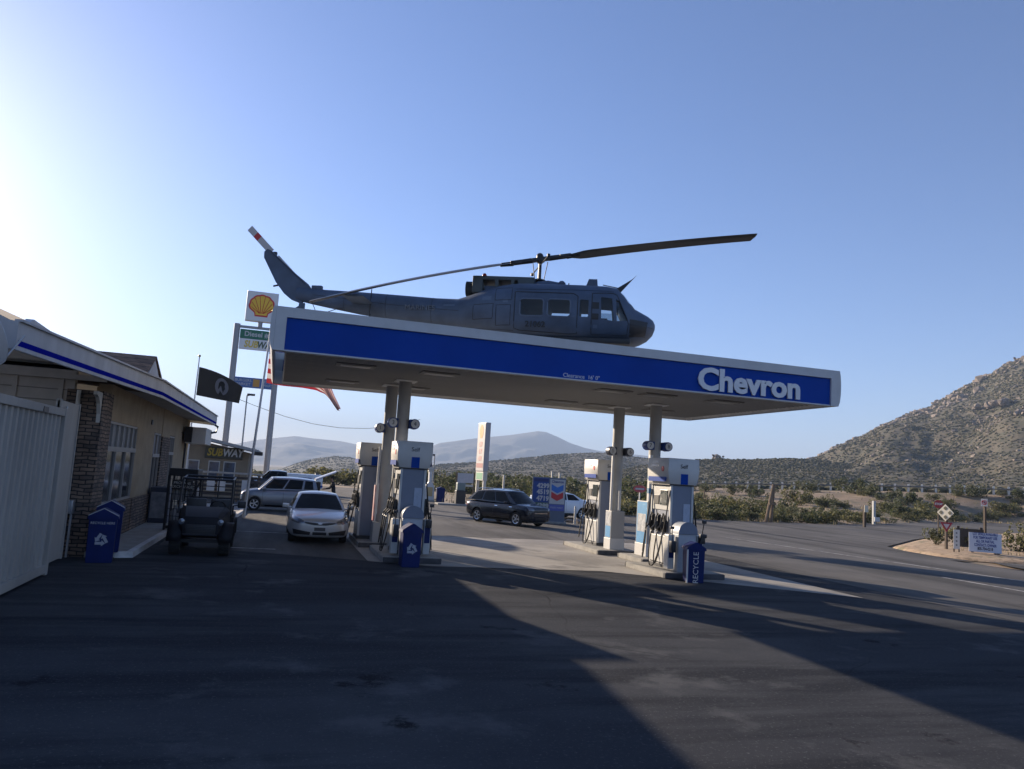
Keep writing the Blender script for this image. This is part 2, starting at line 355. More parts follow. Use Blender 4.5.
hill('far_blue_mountain', RB, 4300, 1800, M_far, 60, .0022, nu=200, nt_=44)
rowsC, _ = hill('sunlit_low_hill', RC, 700, 600, M_hillc, 3, .012, nu=160, nt_=40, prof=1.1)
rowsD, _ = hill('brown_ridge_hill', RD, 380, 500, M_hilld, 3.2, .014, nu=220, nt_=50, prof=1.15)
rowsE, _ = hill('low_green_hill', RE, 215, 160, M_hille, 1.6, .03, nu=240, nt_=60, prof=1.05)
rowsF, _ = hill('boulder_mountain', RF, 250, 400, M_hillf, 9.5, .013, nu=360, nt_=120, prof=1.3, ridgeamp=.35)

# boulders and chaparral on the slopes: uncountable, one object each
import numpy as np
def blob(b, c, r, sq, rng, sub=1, rough=.35, mi=0):
    t = bmesh.new(); bmesh.ops.create_icosphere(t, subdivisions=sub, radius=1)
    o = Vector((rng.random()*50, rng.random()*50, rng.random()*50)); rot = Matrix.Rotation(rng.random()*6.28, 3, 'Z') @ Matrix.Rotation(rng.random()*.8, 3, 'X')
    sx, sy = rng.uniform(.75, 1.3), rng.uniform(.75, 1.2)
    for v in t.verts:
        k = 1+rough*noise.noise(v.co*1.3+o)*1.6
        p = rot @ Vector((v.co.x*k*sx, v.co.y*k*sy, v.co.z*k)); v.co = Vector((c[0]+p.x*r, c[1]+p.y*r, c[2]+p.z*r*sq))
    b.mi = mi; b.merge(t)
rng = random.Random(4)
def template(sub, rough, seed):
    rg = random.Random(seed); t = bmesh.new(); bmesh.ops.create_icosphere(t, subdivisions=sub, radius=1); o = Vector((rg.random()*50, rg.random()*50, 0))
    V = np.array([list(v.co*(1+rough*1.6*noise.noise(v.co*1.5+o))) for v in t.verts]); t.verts.index_update(); Fc = np.array([[v.index for v in f.verts] for f in t.faces]); t.free(); return V, Fc
def scatter(name, items, mats, sub, rough, label, cat, smooth=0):
    """items: (x, y, z, r, squash, material); many small rough lumps in one uncountable mass"""
    T = [template(sub, rough, 60+i) for i in range(8)]; nv, nf = len(T[0][0]), len(T[0][1]); n = len(items)
    VV = np.empty((n, nv, 3)); FF = np.empty((n, nf, 3), dtype=np.int32)
    for i, (x, y, z, r, sq, mi) in enumerate(items):
        V, Fc = T[rng.randrange(8)]; a = rng.random()*6.28; c, s_ = math.cos(a), math.sin(a); kx = rng.uniform(.75, 1.3)
        VV[i, :, 0] = x+r*(V[:, 0]*kx*c-V[:, 1]*s_); VV[i, :, 1] = y+r*(V[:, 0]*kx*s_+V[:, 1]*c); VV[i, :, 2] = z+r*sq*V[:, 2]; FF[i] = Fc+i*nv
    me = bpy.data.meshes.new(name); me.vertices.add(n*nv); me.vertices.foreach_set('co', VV.reshape(-1)); me.loops.add(n*nf*3); me.loops.foreach_set('vertex_index', FF.reshape(-1))
    me.polygons.add(n*nf); me.polygons.foreach_set('loop_start', np.arange(n*nf, dtype=np.int32)*3)
    me.polygons.foreach_set('material_index', np.repeat(np.array([q[5] for q in items], dtype=np.int32), nf)); me.polygons.foreach_set('use_smooth', np.full(n*nf, bool(smooth)))
    me.update(calc_edges=True); me.validate()
    for m in mats: me.materials.append(m)
    o = bpy.data.objects.new(name, me); link(o); return tag(o, label, cat, kind='stuff')
def slope_pick(rows, rng, fu=lambda u, t: 1.):
    while True:
        i = rng.random(); k = rng.random()
        if rng.random() < fu(i, k):
            ii = i*(len(rows)-1); n = len(rows[0])-5; kk = k*n
            a = rows[int(ii)]; p = V3(a[int(kk)]).lerp(V3(a[int(kk)+1]), kk-int(kk)); q = V3(rows[min(len(rows)-1, int(ii)+1)][int(kk)])
            return p.lerp(V3((q.x, q.y, q.z)), (ii-int(ii))*.999), i, k
M_rock = groundmat('granite_boulder', [(.21, .17, .135), (.28, .23, .19), (.12, .10, .085)], [(0, 0, 0), (.12, .42, .6), (.5, .5, .62)], bump=.5, bscale=2)
IT = []
def fF(u, t):
    n = nz(u*16, t*6, 3.3, o=4); n2 = nz(u*5, t*3, 8.3, o=3)
    band = max(0, 1-abs(t-.97)/.085)*(.35+.9*(n2 > -.05)); out = .95 if n > .24 else .12
    return min(1, band+out*(.3+.7*t))
for _ in range(9000):
    p, u, t = slope_pick(rowsF, rng, fF); k = max(.4, math.hypot(p.x, p.y)/760); g = rng.random()
    r = (.45+.5*g if g < .72 else .9+1.5*(g-.72)/.28 if g < .985 else rng.uniform(2.6, 4.4))*(1.25 if t > .9 else .8)*k
    IT.append((p.x, p.y, p.z+.1*r, r, rng.uniform(.55, .95), 0))
for _ in range(26):                                          # outcrops: clusters of bigger blocks near the crest and on two spurs
    p, u, t = slope_pick(rowsF, rng, lambda u, t: 1. if (t > .9 and u > .2) or (.45 < t < .7 and .35 < u < .55) else .01)
    for _ in range(rng.randint(9, 22)):
        r = rng.uniform(.9, 3.3); IT.append((p.x+rng.gauss(0, 6), p.y+rng.gauss(0, 5), p.z+rng.gauss(-.8, 1.2), r, rng.uniform(.7, 1.1), 0))
for _ in range(500):
    p, u, t = slope_pick(rowsE, rng, lambda u, t: .3+.5*t); r = rng.uniform(.3, .9); IT.append((p.x, p.y, p.z+.1*r, r, .7, 0))
for k in range(12): IT.append((261+rng.uniform(-3, 3.6), 424+rng.uniform(-3, 1), 20.6+rng.uniform(-.4, 1.9), rng.uniform(.7, 1.5), .95, 0))
scatter('boulder_field', IT, [M_rock], 1, .42, 'pale granite boulders strewn over the ridge and slopes of the right hand mountain', 'boulders')
M_sc = [mat('scrub_dark', (.042, .045, .024), .95, var=.3, scale=2), mat('scrub_olive', (.075, .072, .036), .95, var=.3, scale=2), mat('scrub_dry', (.12, .10, .058), .95, var=.3, scale=2)]
IT = []
def scrub_on(rows, n, r0, r1, fu, mixw, dref):
    for _ in range(n):
        p, u, t = slope_pick(rows, rng, fu); r = rng.uniform(r0, r1)*max(.35, min(1.5, math.hypot(p.x, p.y)/dref)); IT.append((p.x, p.y, p.z+.25*r, r, rng.uniform(.5, .85), rng.choices((0, 1, 2), mixw)[0]))
scrub_on(rowsF, 52000, .5, 1.15, lambda u, t: .45+.5*(nz(u*11, t*7, 1, o=4) > -.05), (5, 6, 3.2), 700)
scrub_on(rowsE, 22000, .35, .75, lambda u, t: 1-.3*t, (5, 6, 1.6), 430)
scrub_on(rowsD, 14000, .7, 1.6, lambda u, t: .3+.65*(nz(u*8, t*5, 7, o=4) > -.05), (6, 4, 1), 1000)
scrub_on(rowsC, 6000, .9, 1.9, lambda u, t: .3+.65*(nz(u*8, t*5, 5, o=4) > -.05), (3, 5, 3), 1500)
for _ in range(9000):                                       # plain between the road and the hills
    p = rng.uniform(-22, 66); re, rr = lerp_tab(T_re, p), lerp_tab(T_rr, p)
    r = rr+4+rng.random()**1.6*(330 if p > 22 else 900); x, y = r*math.sin(R(p)), r*math.cos(R(p))
    q = rng.uniform(.3, .9)*(1+r/500); IT.append((x, y, terrain(x, y)+.3*q, q, .7, rng.choices((0, 1, 2), (5, 4, 2))[0]))
scatter('hillside_scrub', IT, M_sc, 1, .6, 'low dark green and olive chaparral covering the hills and the plain', 'scrub')

# ------------------------------------------------------------------ paved surfaces
def sheet(name, poly, z, m, div=0):
    b = B(); b.faces([(x, y, z) for x, y in poly], [range(len(poly))]); return struct(obj(name, b, m, smooth=0))
M_asph = groundmat('asphalt', [(.047, .050, .057), (.070, .073, .078), (.029, .032, .038), (.095, .097, .10), (.014, .015, .018), (.14, .14, .14)], [(0, 0, 0), (.16, .44, .58), ((.14, 1.0, 1), .46, .62), (.55, .56, .66), (.9, .64, .70), (26, .57, .72)], rough=.9, bump=.8, bscale=95, spec=.08, crack=(.22, .0035, (.012, .013, .016)))
M_asph2 = groundmat('worn_grey_asphalt', [(.105, .101, .096), (.148, .142, .132), (.068, .066, .063), (.165, .157, .146), (.036, .036, .036)], [(0, 0, 0), (.15, .42, .6), ((.45, .05, 1), .48, .62), (24, .58, .74), (.4, .62, .7)], rough=.88, bump=.4, bscale=90, spec=.15)
sheet('asphalt_forecourt', [(-40, -40), (29, -40), (29, 21), (27.4, 24), (27.4, 52.2), (14, 55), (-40, 55)], 0, M_asph)
sheet('side_road', [(29.05, -40), (60, -40), (60, 10), (40, 22), (29.05, 24.4)], -.012, M_asph2)
far_lot = sheet('far_parking_lot', [(-60, 55), (12, 55.4), (12.4, 59), (12, 84), (-10, 87), (-60, 80)], .004, M_asph2)
sheet('branch_road', [(27.25, 26.2), (28.6, 26.3), (28.3, 28), (28.8, 30.3), (29.85, 32.5), (37.8, 39), (48.6, 46.6), (67.3, 56.2), (112, 66), (112, 76), (96, 83.5), (76, 74.5), (58, 62.6), (50, 57.6), (43.6, 53.6), (36.1, 52.3), (29.7, 51.6), (27.4, 52)], .004, M_asph2)
sheet('worn_forecourt_beyond_pumps', [(-12, 28.7), (14.9, 28.7), (14.9, 54.6), (-12, 54.6)], .0022, M_asph2)
lane = sheet('worn_traffic_lane', [(15.6, -20), (27.2, -20), (27.2, 30), (25.5, 51.5), (16, 52.5), (15.0, 40)], .0045, M_asph2)
sheet('worn_parking_bay', [(-2.7, 22.6), (2.49, 20.4), (2.49, 28.6), (3.6, 40), (-1.0, 40), (-1.2, 33.4), (-2.7, 28)], .0045, M_asph2)
M_pad = groundmat('stained_concrete_pad', [(.30, .28, .25), (.20, .188, .17), (.36, .34, .305), (.085, .08, .074)], [(0, 0, 0), (.5, .42, .6), (.25, .5, .65), (.35, .56, .7)], rough=.85, bump=.2, bscale=60)
sheet('concrete_pad', [(2.5, 20.3), (4.0, 19.6), (8.6, 19.5), (13.75, 15.7), (13.9, 28.6), (2.5, 28.6)], .0085, M_pad)
sheet('concrete_apron', [(27.6, 21.2), (29.3, 20.6), (31.5, 24.6), (29.4, 26.2), (28.5, 24.6)], .006, M_asph2)
M_line = groundmat('worn_road_paint', [(.50, .49, .46), (.14, .135, .13)], [(0, 0, 0), (1.6, .44, .6)], rough=.8, bump=.1)
for i, p in enumerate([[(21.5, 34), (21.62, 34), (23.65, 19.5), (23.52, 19.5)], [(20.7, 20.3), (20.83, 20.3), (20.86, 15.5), (20.72, 15.5)], [(17.4, 50), (17.52, 50), (21.4, 35.6), (21.27, 35.6)]]):
    sheet('road_marking', p, .0115, M_line)
for p in ([(-2.2, 27.6), (3.1, 27.0), (3.1, 27.12), (-2.2, 27.72)], [(-.9, 22.4), (.25, 22.3), (.25, 22.4), (-.9, 22.5)]): sheet('parking_bay_marking', p, .0112, M_line)
# raised dirt island at the road corner, with a kerb
M_isl = groundmat('island_dirt', [(.36, .25, .155), (.46, .34, .22), (.20, .15, .09), (.15, .14, .07)], [(0, 0, 0), (.9, .4, .62), (3.5, .5, .62), (.7, .56, .66)], bump=.5, bscale=12)
isl = [(29.9, 32.2), (28.9, 30.2), (28.35, 28), (28.75, 26.7), (29.4, 26.25), (31.5, 24.7), (34.5, 23.4), (40, 22.2), (60, 10.1), (64, 20), (67.2, 55.9), (48.5, 46.3), (37.8, 38.6)]
b = B(); c = Vector((33.4, 29.5)); rr = [[(c.x+(x-c.x)*f, c.y+(y-c.y)*f, z) for x, y in resample([(x, y, 0) for x, y in isl+[isl[0]]], 70) for x, y in ((x, y),)] if False else [(c.x+(q.x-c.x)*f, c.y+(q.y-c.y)*f, z+nz(q.x, q.y, f, sc=.8)*.04*(f < .95)) for q in resample([(x, y, 0) for x, y in isl+[isl[0]]], 70)[:-1]] for f, z in ((1, -.03), (.975, .05), (.9, .12), (.6, .2), (.25, .24), (.02, .25))]
b.rings(rr); struct(obj('dirt_island', b, M_isl, smooth=60))
b = B(); pts = [(49.2, 85.3), (48.4, 78), (47.2, 70.2), (45.8, 63.5), (43.9, 58)]
b.grid([[(x+o, y, terrain(x+o, y)+.1) for o in (-2.2, -.7, .7, 2.2)] for x, y in resample([(x, y, 0) for x, y in pts], 24) for x, y in ((x, y),)] if False else [[(q.x+o, q.y, terrain(q.x+o, q.y)+.1) for o in (-2.4, -.8, .8, 2.4)] for q in resample([(x, y, 0) for x, y in pts], 24)])
struct(obj('dirt_track', b, mat('pale_track_dirt', (.36, .30, .23), .95, var=.15, scale=1), smooth=60))
# haze
M_hz = bpy.data.materials.new('thin_air'); M_hz.use_nodes = True; nt = M_hz.node_tree
nt.nodes.remove(nt.nodes['Principled BSDF']); pv = nt.nodes.new('ShaderNodeVolumePrincipled'); pv.inputs['Density'].default_value = 1.75e-4; pv.inputs['Color'].default_value = (.56, .73, 1, 1); pv.inputs['Anisotropy'].default_value = 0.
nt.links.new(pv.outputs[0], nt.nodes['Material Output'].inputs['Volume'])
b = B(); b.box(-11000, 11000, -9500, 9500, -60, 480); hz = obj('haze', b, M_hz, smooth=0); hz['kind'] = 'stuff'; tag(hz, 'thin bluish haze in the air over the valley', 'haze', kind='stuff')
# ------------------------------------------------------------------ fuel canopy
can = thing('fuel_canopy', 'long white and blue filling station canopy on four grey columns carrying the helicopter', 'canopy', (7.37, 22.33, 0))
def cl(x, y, z=0): return (x-7.37, y-22.33, z)
X0, X1, Y0, Y1, ZB, ZT = -.265-7.37, 14.99-7.37, 18.26-22.33, 26.41-22.33, 4.88, 5.89
M_sof = mat('soffit_panel', (.88, .88, .86), .6, var=.12, scale=1.2, stretch=(.4, 6, 1))
b = B(); b.box(X0+.28, X1-.28, Y0+.22, Y1-.22, 4.955, 5.2); b.mi = 1; b.box(X0+.3, X1-.3, Y0+.3, Y1-.3, 5.2, 5.72)
obj('roof_deck', b, [M_sof, mat('roof_membrane', (.35, .35, .34), .9, var=.15)], can, smooth=0)
b = B()
for k in range(1, 37): y = Y0+.22+k*(Y1-Y0-.44)/37; b.box(X0+.3, X1-.3, y-.012, y+.012, 4.942, 4.9545)
obj('soffit_seams', b, mat('soffit_seam', (.20, .19, .17), .8), can, smooth=0)['kind'] = 'stuff'
for x in (-5.6, -3.4, 1.6, 3.0, 5.2):
    for y in (-2.2, 2.0):
        b = B(); b.box(x-.5, x+.5, y-.3, y+.3, 4.925, 4.953, .01); b.mi = 1; b.box(x-.38, x+.38, y-.2, y+.2, 4.91, 4.9245, .005); obj('canopy_light', b, [mat('dull_fixture', (.22, .21, .19), .5), mat('fixture_lens', (.36, .35, .32), .3)], can, smooth=0)
for q in ((X0+.02, X1-.02, Y0+.205, Y0+.218), (X0+.02, X1-.02, Y1-.218, Y1-.205), (X0+.262, X0+.278, Y0+.22, Y1-.22), (X1-.278, X1-.262, Y0+.22, Y1-.22)): b = B(); b.box(*q, ZB+.002, 5.3); obj('fascia_liner', b, M_sof, can, smooth=0)
# fascia: a raised white border round a recessed blue field; bull-nosed ends
def fascia(xa, xb, y, s):     # s=-1 front face, +1 back face
    b = B(); yy = lambda d: y-s*d
    def bx(x0, x1, z0, z1, d0, d1): b.box(x0, x1, min(yy(d0), yy(d1)), max(yy(d0), yy(d1)), z0, z1)
    bx(xa, xb, ZT-.235, ZT, -.06, .22); bx(xa, xa+.24, ZB, ZT-.235, -.06, .2); bx(xb-.22, xb, ZB, ZT-.235, -.06, .2)
    bx(xa+.24, xb-.22, ZB-.004, ZB+.03, -.02, .2)
    return b
obj('fascia_frame', fascia(X0, X1, Y0, -1), M_white, can, smooth=0)
obj('fascia_frame', fascia(X0, X1, Y1, 1), M_white, can, smooth=0)
b = B(); b.box(X0+.24, X1-.22, Y0-.002, Y0+.2, ZB+.03, ZT-.236); obj('fascia_panel', b, M_blue, can, smooth=0)
b = B(); b.box(X0+.24, X1-.22, Y1-.2, Y1+.002, ZB+.03, ZT-.236); obj('fascia_panel', b, M_blue, can, smooth=0)
for s, xe in ((-1, X0), (1, X1)):
    pr = [(0, ZB), (.02, ZB), (.07, ZB+.12), (.10, ZB+.34), (.105, ZB+.6), (.09, ZB+.85), (.06, ZT-.002), (0, ZT-.002)]
    b = B(); b.prism([(xe+s*(d+.003), z) for d, z in pr], Y0-.06, Y1+.06, 'xz'); obj('fascia_end', b, M_white, can, smooth=50)
text('station_lettering', 'Chevron', .82, mat('letter_white', (.72, .72, .72), .5), can, face_M((4.78, Y0-.05, 5.235), SOUTH), ext=.02, sx=1.10, bold=.028)
text('clearance_lettering', 'Clearance  16\' 0"', .145, mat('letter_white', (.7, .7, .7)), can, face_M((-.12, Y0-.006, 4.985), SOUTH), ext=.003)
M_col = mat('column_paint', (.33, .33, .32), .55, var=.1, scale=2)
COLS = [(3.45, 22.5, .185), (3.3, 24.1, .185), (11.62, 22.6, .19), (11.15, 24.4, .19)]
for i, (x, y, r) in enumerate(COLS):
    b = B(); X, Y, _ = cl(x, y); b.lathe([(r, .15), (r, 4.95)], 24, Matrix.Translation((X, Y, 0)))
    b.mi = 1; b.box(X-.3, X+.3, Y-.3, Y+.3, 4.90, 4.938, .01)
    c = obj('column', b, [M_col, M_sof], can)
    zz = (3.68, 3.58, 3.6, 3.42)[i]
    for s in ((1, -1) if i != 1 else (-1,)):
        if i == 0 and s < 0: pass
        b = B(); xx = X+s*(r+.13); b.mi = 0
        b.box(min(X+s*(r-.02), xx), max(X+s*(r-.02), xx), Y-.33, Y-.02, zz-.13, zz+.13, .02)
        b.lathe([(.14, 0), (.15, .04), (.15, .26), (.14, .31)], 24, Matrix.Translation((xx, Y-.02, zz)) @ Matrix.Rotation(PI/2, 4, 'X'))
        p = obj('pump_number_box', b, mat('number_box_blue', (.01, .04, .20), .4) if i != 3 else mat('number_box_dark', (.03, .035, .06), .4), c)
        b = B(); b.lathe([(.118, 0), (.118, .012)], 24, Matrix.Translation((xx, Y-.332, zz)) @ Matrix.Rotation(PI/2, 4, 'X')); b2 = b
        obj('number_disc', b2, M_white, c)
        text('number', str((3, 1, 7, 5)[i] + (1 if s > 0 else 0)), .17, M_black, c, face_M((xx, Y-.348, zz), SOUTH), ext=.002)
# cladding on the column bases
def cladding(cp, x, y, hw, z1, cols):
    b = B(); X, Y, _ = cl(x, y); b.box(X-hw, X+hw, Y-hw, Y+hw, .16, z1, .01); c = obj('column_cladding', b, cols[0], can, smooth=0)
    return c, X, Y
M_lblue = mat('advert_light_blue', (.07, .27, .52), .4, var=.15, scale=3)
c, X, Y = cladding(None, 11.12, 24.3, .24, 1.42, [mat('cladding_grey', (.30, .30, .30), .5)])
b = B(); b.box(X-.246, X-.2405, Y-.2, Y+.2, .55, .92); obj('advert_panel', b, M_lblue, c, smooth=0)
b = B(); b.box(X-.246, X-.2405, Y-.2, Y+.2, .94, 1.38); obj('advert_picture', b, mat('advert_pale', (.62, .64, .66), .4, col2=(.20, .22, .26), scale=6, var=.1), c, smooth=0)
b = B(); b.box(X-.26, X+.26, Y-.26, Y+.26, .155, .52, .01); obj('cladding_skirt', b, M_white, c, smooth=0)
b = B(); b.box(X-.30, X-.235, Y-.25, Y-.17, 1.43, 3.7); obj('white_strip_post', b, M_white, c, smooth=0); b = B(); b.box(X-.02, X+.06, Y-.27, Y-.245, 1.45, 2.1); obj('white_strip_post', b, M_white, c, smooth=0)
c, X, Y = cladding(None, 11.6, 22.5, .38, 1.85, [mat('cladding_grey', (.30, .30, .30), .5)])
b = B(); b.box(X-.386, X-.3805, Y-.34, Y+.34, .55, 1.82); obj('advert_panel', b, M_lblue, c, smooth=0)
b = B(); b.box(X-.392, X-.3865, Y-.28, Y+.28, .9, 1.45); obj('advert_picture', b, mat('advert_pale', (.6, .62, .64), .4), c, smooth=0)
b = B(); b.box(X-.40, X+.40, Y-.40, Y+.40, .155, .54, .01); obj('cladding_skirt', b, M_white, c, smooth=0)
b = B(); b.box(X-.36, X-.26, Y-.36, Y-.26, 1.86, 3.3); obj('white_strip_post', b, M_white, c, smooth=0)
for z in (2.1, 2.55, 2.9): b = B(); b.box(X-.37, X-.25, Y-.368, Y-.252, z, z+.16); obj('strip_badge', b, mat('badge_teal', (.02, .14, .28), .5), c, smooth=0)
c, X, Y = cladding(None, 3.3, 24.05, .3, .75, [mat('cladding_grey', (.30, .30, .30), .5)])
b = B(); b.box(X-.345, X-.305, Y-.42, Y-.18, .8, 1.85, .005); obj('advert_panel', b, mat('advert_red', (.42, .06, .07), .5, col2=(.6, .5, .5), scale=3, var=.1), c, smooth=0)
b = B(); b.box(X-.31, X-.25, Y-.36, Y-.30, .76, 3.0); obj('white_strip_post', b, M_white, c, smooth=0)
b = B(); b.box(X-.30, X-.22, Y-.345, Y-.305, 1.0, 1.9); obj('banner_fold', b, M_white, c, smooth=0)

# ------------------------------------------------------------------ pump islands
def island(label, x0, x1, y0, y1):
    t = thing('pump_island', label, 'kerbed island', ((x0+x1)/2, (y0+y1)/2, 0), group='concrete pump islands')
    w, l = (x1-x0)/2, (y1-y0)/2
    b = B(); b.box(-w+.05, w-.05, -l+.05, l-.05, .009, .156, .015); obj('island_slab', b, M_conc, t, smooth=0)
    for q in ((-w, w, -l, -l+.1), (-w, w, l-.1, l)): b = B(); b.box(*q, .009, .146, .02); obj('end_kerb', b, M_conc_d, t, smooth=0)
    for q in ((-w, -w+.1), (w-.1, w)): b = B(); b.box(*q, -l+.1, l-.1, .009, .146, .015); obj('side_kerb', b, M_conc, t, smooth=0)
    return t
island('kerbed island under the nearer pump of the left pair', 2.85, 4.35, 20.0, 23.05)
island('kerbed island under the farther pump of the left pair, by the silver sedan', 2.6, 3.9, 23.6, 26.6)
island('pale kerbed island under the nearer pump of the right pair', 9.85, 11.6, 18.3, 20.75)
island('kerbed island around the blue posters of the right hand column', 10.75, 12.2, 21.4, 23.2)
island('kerbed island under the farther pump of the right pair', 10.3, 11.8, 23.7, 26.9)

# ------------------------------------------------------------------ fuel pumps
M_pg = mat('pump_grey_blue', (.16, .185, .24), .45, .2, var=.08, scale=2)
M_pw = mat('pump_white', (.5, .5, .48), .4, var=.05)
M_ph = mat('pump_head_white', (.52, .51, .48), .45, var=.08, scale=2.5)
def make_pump(label, loc, rz=0.):
    t = thing('fuel_pump', label, 'fuel pump', loc, rz, 'fuel pumps under the canopy')
    b = B(); b.box(-.36, .36, -.58, .58, 0, .1, .01); obj('plinth', b, M_dark, t, smooth=0)
    b = B(); b.box(-.3, .3, -.55, .55, .1, 2.32, .015); bd = obj('body', b, M_pg, t, smooth=0)
    b = B(); b.box(.06, .26, -.558, -.5515, .75, 1.75); obj('notice_panel', b, mat('notice_pale', (.34, .39, .48), .4, var=.15, scale=6), bd, smooth=0)
    b = B()
    for k in range(7): b.box(.12, .2, -.562, -.5585, .95+k*.045, .98+k*.045)
    obj('notice_lines', b, mat('notice_blue', (.06, .10, .32), .5), bd, smooth=0)
    # head: barrel-shaped illuminated hood
    pr = [(-.40, 2.27), (-.46, 2.45), (-.475, 2.65), (-.47, 2.98), (.47, 2.98), (.475, 2.65), (.46, 2.45), (.40, 2.27)]
    b = B(); b.prism(pr, -.62, .62, 'xz'); bmesh.ops.bevel(b.bm, geom=b.bm.edges[:], offset=.012, segments=1, affect='EDGES'); hd = obj('head', b, M_ph, t, smooth=50)
    b = B(); b.box(-.41, .41, -.6, .6, 2.24, 2.268); obj('head_base', b, M_black, t, smooth=0)
    for s in (-1, 1):
        az = SOUTH if s < 0 else -SOUTH
        b = B(); y = s*.622; b.box(-.09, .13, min(y, y+s*.006), max(y, y+s*.006), 2.275, 2.56); obj('blue_label', b, M_blue, hd, smooth=0)
        text('self_lettering', 'Self', .16, M_dark, hd, face_M((.0, s*.626, 2.76), az), ext=.003)
        # customer side
        x = s*.30; wx = lambda d: x+s*d
        def bx(b, d0, d1, y0, y1, z0, z1, bev=0.): b.box(min(wx(d0), wx(d1)), max(wx(d0), wx(d1)), y0, y1, z0, z1, bev)
        b = B(); bx(b, .002, .05, -.5, .5, .12, .85, .01); obj('lower_door', b, M_pw, t, smooth=0); b = B(); bx(b, .002, .03, -.5, .5, 1.55, 2.2, .01); d = obj('upper_door', b, M_pw, t, smooth=0)
        b = B(); bx(b, .03, .045, -.38, .05, 1.68, 2.1, .005); obj('display', b, mat('lcd_grey', (.05, .06, .06), .15), d, smooth=0)
        b = B(); bx(b, .03, .05, .12, .4, 1.7, 1.95, .005); obj('keypad', b, M_black, d, smooth=0)
        for y in (-.54, .54):
            b = B(); b.box(wx(.02)-.03, wx(.02)+.03, y-.03, y+.03, .1, 2.24); obj('hose_mast', b, M_pw, t, smooth=0)
        b = B(); bx(b, .178, .186, -.52, .52, 2.33, 2.46); b.mi = 0; obj('blue_stripe', b, M_blue, hd, smooth=0)
        b = B(); b.lathe([(.075, 0), (.075, .012)], 16, Matrix.Translation((s*.474, -.3*s*-1 if s > 0 else -.3, 2.68)) @ Matrix.Rotation(s*PI/2, 4, 'Y')); obj('round_badge', b, M_red, hd)
        b = B(); b.box(-.5+0, -.1, 0, 0, 0, 0) if False else None
        bx(b, .176, .181, -.05, .42, 2.74, 2.8); bx(b, .176, .181, -.05, .3, 2.84, 2.88); obj('badge_lines', b, M_steel, hd, smooth=0)
        for k, y in enumerate((-.34, 0, .34)):
            b = B(); bx(b, .05, .13, y-.07, y+.07, .95, 1.42, .02); hb = obj('nozzle_boot', b, M_black, t)
            b = B(); b.tube([(wx(.15), y, 1.02), (wx(.19), y, 1.16), (wx(.17), y, 1.34), (wx(.12), y, 1.46)], .035, 8); b.tube([(wx(.19), y, 1.15), (wx(.28), y, 1.05), (wx(.3), y, .95)], .022, 8); b.box(wx(.17)-.03, wx(.17)+.03, y-.05, y+.05, 1.1, 1.24, .015)
            obj('nozzle', b, M_black if k != 1 else mat('nozzle_grey', (.10, .10, .10), .4), hb)
            b = B(); q = []; ye = .53*(-1 if y <= 0 else 1); lo = (-.22, -.36, -.1)[k]
            for i in range(29):
                u = i/28; w_ = (1-u)**3, 3*u*(1-u)**2, 3*u*u*(1-u), u**3
                q.append((wx(.3*w_[0]+.42*w_[1]+.40*w_[2]+.05*w_[3]), y*w_[0]+(y-.16*(1 if ye > 0 else -1))*w_[1]+(ye+.04*(1 if ye > 0 else -1))*w_[2]+ye*w_[3], max(.04, .95*w_[0]+lo*w_[1]+(lo-.2)*w_[2]+2.1*w_[3])))
            b.tube(q, .017, 6); obj('hose', b, M_rub, t)
    return t
make_pump('white headed fuel pump at the left island, behind a blue bin and facing the camera', (3.58, 21.3, .155))
make_pump('farther fuel pump of the left pair, half hidden behind the column by the silver sedan', (3.0, 25.3, .155))
make_pump('nearest fuel pump at the right, behind the bin lettered RECYCLE', (10.75, 19.75, .155))
make_pump('farther fuel pump of the right pair, with the dark blue crossover behind it', (11.3, 25.9, .155))

# ------------------------------------------------------------------ windscreen-wash stations with a domed lid, recycling bins
def make_station(label, loc):
    t = thing('windscreen_service_station', label, 'squeegee station', loc, 0, 'squeegee stations on the pump islands')
    b = B(); b.box(-.26, .26, -.2, .2, 0, .98, .02); b.mi = 1; obj('cabinet', b, [mat('station_grey', (.40, .42, .45), .5, var=.08)], t, smooth=0)
    pr = [(-.27, .98)]+[(.27*math.cos(PI-PI*k/12), 1.02+.27*math.sin(PI*k/12)) for k in range(13)]+[(.27, .98)]
    b = B(); b.prism(pr, -.22, .22, 'xz'); obj('domed_lid', b, mat('station_lid', (.36, .39, .43), .45, var=.06), t, smooth=30)
    b = B(); b.prism([(x*1.04, z+.01 if z > 1 else z) for x, z in pr], -.235, -.221, 'xz'); obj('lid_rim', b, M_pg, t, smooth=30)
    for x in (-.42, .42):
        b = B(); b.box(x-.09, x+.09, -.12, .12, .06, .95, .02); p = obj('side_post', b, M_pw, t, smooth=0)
        b = B(); b.box(x-.07, x+.07, -.128, -.122, .35, .8); obj('post_label', b, M_navy, p, smooth=0)
    b = B(); b.box(.36, .5, -.26, -.1, .75, .95, .02); b.tube([(.43, -.18, .9), (.47, -.22, 1.3)], .012, 6); b.box(.42, .53, -.25, -.19, 1.28, 1.36, .01); obj('squeegee_bucket', b, M_black, t)
    b = B(); b.box(-.5, -.36, -.27, -.13, .5, .8, .02); b.tube([(-.43, -.2, .7), (-.46, -.2, 1.12)], .012, 6); b.box(-.52, -.40, -.23, -.17, 1.1, 1.17, .01); obj('squeegee', b, M_dark, t)
    return t
make_station('grey domed squeegee station at the left pump, above the blue bin', (3.56, 20.4, .155))
make_station('grey domed squeegee station at the right pump, beside the bin lettered RECYCLE', (10.58, 18.72, .155))

